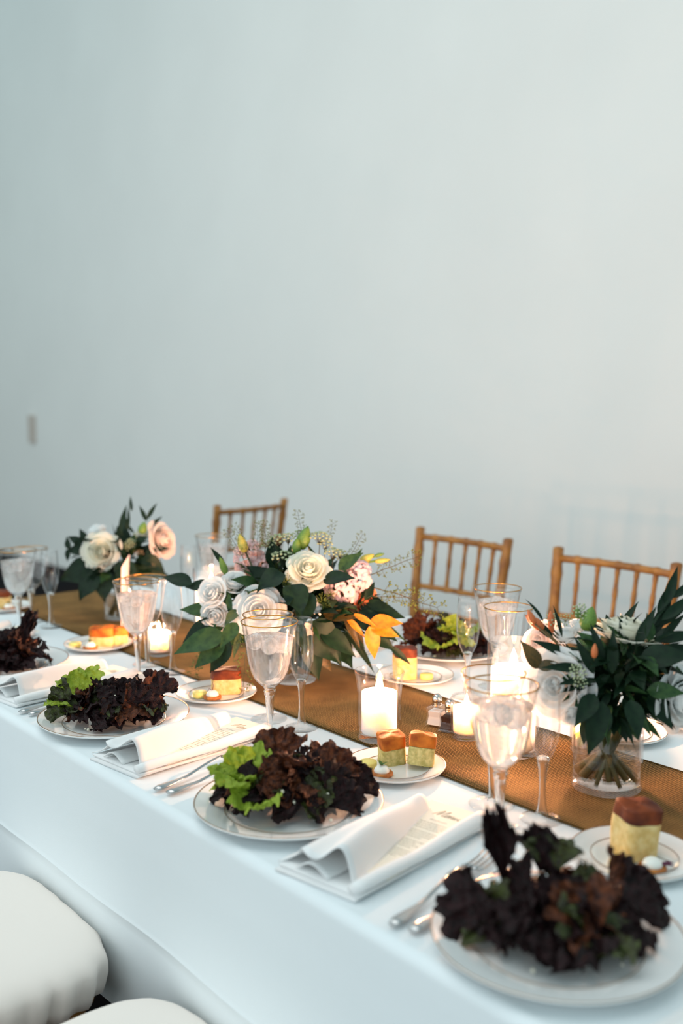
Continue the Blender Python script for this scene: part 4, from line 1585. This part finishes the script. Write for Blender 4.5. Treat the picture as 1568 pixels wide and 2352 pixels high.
# ------------------------------------------------------------------ left bouquet in a small glass
cx, cy = -2.409, .554
t = thing('glass_vase', 'small clear cylinder vase under the left bouquet', 'vase', (cx, cy, ZR))
VZ = [(.034, 0), (.0375, .001), (.038, .004), (.038, .05), (.0385, .10)]
put('glass_wall', G().lathe([(0, 0)] + VZ + [(r - .002, z) for r, z in VZ if z > .008][::-1] + [(.030, .008), (0, .008)], 40).mesh('glass_wall', M['glass']), t)
put('water', G().lathe([(0, .009), (.0352, .009), (.0358, .065), (0, .065)], 32).mesh('water', M['vasewater']), t)
b = Bouquet('left bouquet with round white rose, blush bloom and spiky dark leaves', cx, cy, ZR, 21)
b.rose('petal_cream', (-.029, -.06, .186), (-.1, -1, .22), .041, 6, lab='open white rose facing front')
b.rose('petal_white', (-.052, .0, .230), (-.35, -.1, 1), .028, 5, 1.25)
b.rose('petal_blush', (.122, .0, .208), (.95, -.5, .35), .042, 6, lab='blush pink rose')
b.rose('petal_peach', (.112, .01, .190), (.6, -.3, -.6), .030, 5)
for key, p, R in (('umbel', (.042, -.03, .2), .017), ('umbel2', (.030, -.03, .190), .014), ('umbelpink', (.064, -.04, .176), .014), ('umbelpink', (.094, -.04, .150), .012), ('umbel2', (.06, -.01, .222), .014), ('umbelpink', (.086, -.03, .168), .010), ('umbel', (.078, 0, .222), .012)):
    b.umbel(key, p, (p[0], -.7, .8), R)
b.bud('bud', (.068, -.02, .226), (.3, 0, 1), .034, 1.3)
for key, mk, p, d, L in (
        ('lance', D, (.041, 0, .283), (-.12, 0, 1), .040), ('lance', D, (.012, 0, .225), (.12, 0, 1), .075), ('lance', D, (.080, 0, .256), (-.45, 0, 1), .048), ('lance', D, (.080, 0, .262), (.5, 0, .9), .050), ('lance', D, (.082, 0, .236), (.75, 0, .75), .050),
        ('lance', D, (.030, 0, .235), (-.25, 0, 1), .045), ('thin', D, (.033, 0, .24), (-.05, 0, 1), .055), ('lance', D, (.045, 0, .225), (-.6, 0, .8), .035),
        ('ovate', D, (-.070, -.03, .185), (-1, -.1, .05), .060), ('ovate', D, (-.118, -.03, .187), (-.2, 0, 1), .034), ('ovate', D, (-.118, -.03, .187), (-.3, 0, -1), .034), ('ovate', D, (-.072, -.02, .20), (-.5, 0, 1), .045), ('ovate', D, (-.085, -.02, .2), (-.9, 0, .5), .045),
        ('ovate', D, (-.095, -.03, .215), (.0, 0, -1), .040), ('broad', D, (-.05, -.05, .150), (-.9, -.3, -.35), .095), ('broad', D, (-.04, -.06, .140), (-.5, -.4, -.8), .09), ('broad', D, (-.02, -.06, .14), (0, -.5, -1), .085),
        ('ovate', D, (.06, -.05, .16), (.6, -.4, -.8), .085), ('broad', D, (.07, -.04, .165), (.9, -.3, -.6), .085), ('ovate', D, (.085, -.02, .19), (1, -.2, .05), .055), ('ovate', D, (.09, 0, .2), (.5, -.3, .8), .05), ('broad', D, (.03, -.07, .165), (.3, -.6, -.8), .08)):
    b.leaf(key, mk, p, d, L, (b.r.uniform(-.2, .2), -1, .4))
b.fill((0, 0, .13), (.105, .08, .10), 95, (.04, .075), ('ovate', 'ovate', 'broad', 'lance'), (D, D, D, D, MI), -.35)
b.fill((.03, -.03, .135), (.095, .05, .06), 60, (.035, .06), ('ovate', 'broad', 'ovate'), (D, D, D, MI), -.5)
for k in range(10):
    a = k * 2.4
    b.stem([(.024 * math.cos(a), .024 * math.sin(a), .010), (.01 * math.cos(a + 2.5), .01 * math.sin(a + 2.5), .08), (.03 * math.cos(a + 3), .03 * math.sin(a + 3), .14)], .0028)

# ------------------------------------------------------------------ right bouquet in a clear cylinder vase
cx, cy = -.870, .542
t = thing('glass_vase', 'clear straight cylinder vase with crossing stems at right', 'vase', (cx, cy, ZR))
VZ = [(.048, 0), (.0512, .001), (.0516, .004), (.0516, .05), (.0516, .118)]
put('glass_wall', G().lathe([(0, 0)] + VZ + [(r - .0022, z) for r, z in VZ if z > .010][::-1] + [(.046, .010), (0, .010)], 56).mesh('glass_wall', M['glass']), t)
put('water', G().lathe([(0, .0105), (.0490, .0105), (.0492, .072), (0, .072)], 40).mesh('water', M['vasewater']), t)
b = Bouquet('right bouquet of white roses and dense dark leaves in a clear vase', cx, cy, ZR, 33)
b.rose('petal_white', (-.090, -.060, .172), (-.55, -.95, .15), .043, 6, lab='full white garden rose')
b.rose('petal_cream', (.012, -.020, .240), (.15, .1, 1), .043, 6, lab='cream rose seen from the side')
b.rose('petal_cream', (.038, .0, .236), (.7, .1, .8), .032, 5)
b.rose('petal_white', (-.066, .0, .228), (-.3, -.2, 1), .022, 5)
b.rose('petal_white', (-.045, .010, .240), (-.1, -.4, 1), .018, 4)
b.rose('petal_white', (.078, -.085, .158), (.7, -.9, .1), .036, 6)
b.rose('petal_blush', (-.092, .045, .205), (-.6, -.4, .4), .032, 6, lab='blush rose behind')
b.rose('petal_white', (-.076, -.095, .140), (-.1, -1, -.3), .020, 4)
for key, p, R in (('umbel', (-.050, -.02, .268), .013), ('umbel', (-.075, -.118, .205), .012), ('umbel2', (-.070, -.112, .190), .010), ('umbel2', (-.085, .0, .250), .012), ('umbel2', (-.066, 0, .252), .010)):
    b.umbel(key, p, (p[0], -.8, .6), R)
b.rose('bud' if False else 'petal_white', (-.064, -.10, .165), (-.2, -1, .2), .012, 3)
b.bud('bud', (-.042, -.02, .240), (.25, -.1, 1), .038, 1.2)
b.bud('bud', (-.052, -.02, .258), (-.2, -.1, 1), .018, 1.)
for p, d, L in (((-.100, -.01, .240), (-.75, -.1, .6), .036), ((-.115, -.02, .250), (-.5, 0, 1), .024), ((-.086, 0, .240), (-.1, 0, 1), .026), ((-.048, -.10, .22), (.0, -.1, 1), .022), ((-.085, 0, .232), (-.3, 0, 1), .02)):
    b.bud('budorange', p, d, L, .8)
    b.stem([(-.03, -.02, .14), tuple(Vector(p) * .6 + Vector((-.012, -.008, .07))), p], .0013)
for key, mk, p, d, L in (
        ('lance', D, (-.085, -.01, .225), (-.75, -.1, .75), .055), ('thin', D, (-.10, -.01, .25), (-.5, 0, 1), .04), ('lance', D, (-.07, -.05, .21), (-.8, -.2, .45), .06), ('lance', D, (-.06, -.08, .200), (-.7, -.3, .15), .06), ('thin', D, (-.075, -.02, .23), (-.2, -.1, 1), .045),
        ('ovate', BR, (-.115, -.06, .195), (-.5, -.2, .9), .048), ('ovate', BR, (-.118, -.06, .197), (.9, -.3, .25), .035),
        ('lance', D, (.045, -.04, .235), (.55, 0, 1), .075), ('lance', D, (.050, -.04, .250), (.75, 0, .55), .070), ('lance', D, (.058, -.05, .262), (.85, 0, .7), .065), ('lance', D, (.048, -.05, .232), (1, -.1, .25), .070), ('lance', D, (.050, -.05, .215), (1, -.1, .15), .075),
        ('lance', D, (.066, -.04, .280), (.3, 0, 1), .06), ('lance', D, (.055, -.04, .270), (.5, 0, 1), .055), ('lance', D, (.075, -.04, .292), (.8, 0, .6), .05), ('thin', D, (.06, -.04, .275), (.9, 0, .1), .06), ('lance', AM, (.060, -.05, .212), (1, -.1, .0), .05),
        ('lance', D, (.02, -.06, .225), (.35, -.2, 1), .065), ('ovate', D, (.02, -.08, .215), (.8, -.4, .2), .07), ('lance', D, (-.03, -.08, .205), (-.3, -.1, 1), .06), ('lance', D, (-.045, -.09, .195), (-.45, -.2, .9), .06), ('lance', D, (-.02, -.09, .195), (-.05, -.2, 1), .065),
        ('ovate', D, (-.035, -.10, .160), (-.3, -.5, -.9), .075), ('ovate', D, (-.045, -.10, .170), (-.5, -.5, -.5), .055), ('ovate', D, (.0, -.11, .165), (.1, -.7, -.7), .055), ('ovate', D, (.03, -.09, .165), (.5, -.6, -.6), .055), ('lance', D, (.05, -.07, .165), (.8, -.3, -.6), .07), ('ovate', D, (.06, -.06, .19), (1, -.3, -.1), .06),
        ('ovate', MI, (.025, -.10, .175), (.8, -.4, .1), .05), ('ovate', D, (.07, -.05, .15), (.8, -.3, -.8), .08)):
    b.leaf(key, mk, p, d, L, (b.r.uniform(-.3, .3), -1, .6))
b.fill((0, -.01, .170), (.085, .085, .080), 120, (.035, .06), ('ovate', 'lance', 'lance'), (D, D, D, D, MI), -.55)
b.fill((.0, -.055, .170), (.07, .045, .07), 120, (.035, .055), ('ovate', 'lance', 'lance'), (D, D, D, MI), -.6)
b.fill((.0, -.03, .135), (.065, .065, .05), 130, (.03, .05), ('ovate', 'lance', 'lance'), (D, D, D, MI), -.5)
b.fill((.02, -.05, .20), (.08, .05, .06), 70, (.03, .055), ('lance', 'lance', 'ovate'), (D, D, MI), -.3)
r = random.Random(12)
for k in range(20):
    a = k * 2.399 + .4
    q = .044 * math.sqrt((k + 1) / 20)
    a2 = a + PI + r.uniform(-.5, .5)
    b.stem([(q * math.cos(a), q * math.sin(a), .013 + .004 * (k % 3)), (.012 * math.cos(a2), .012 * math.sin(a2), .065), (.034 * math.cos(a2), .034 * math.sin(a2), .115), (.06 * math.cos(a2), .06 * math.sin(a2), .17)],
           [.0034 + .0014 * (k % 3), .0036 + .001 * (k % 2), .0030, .002])
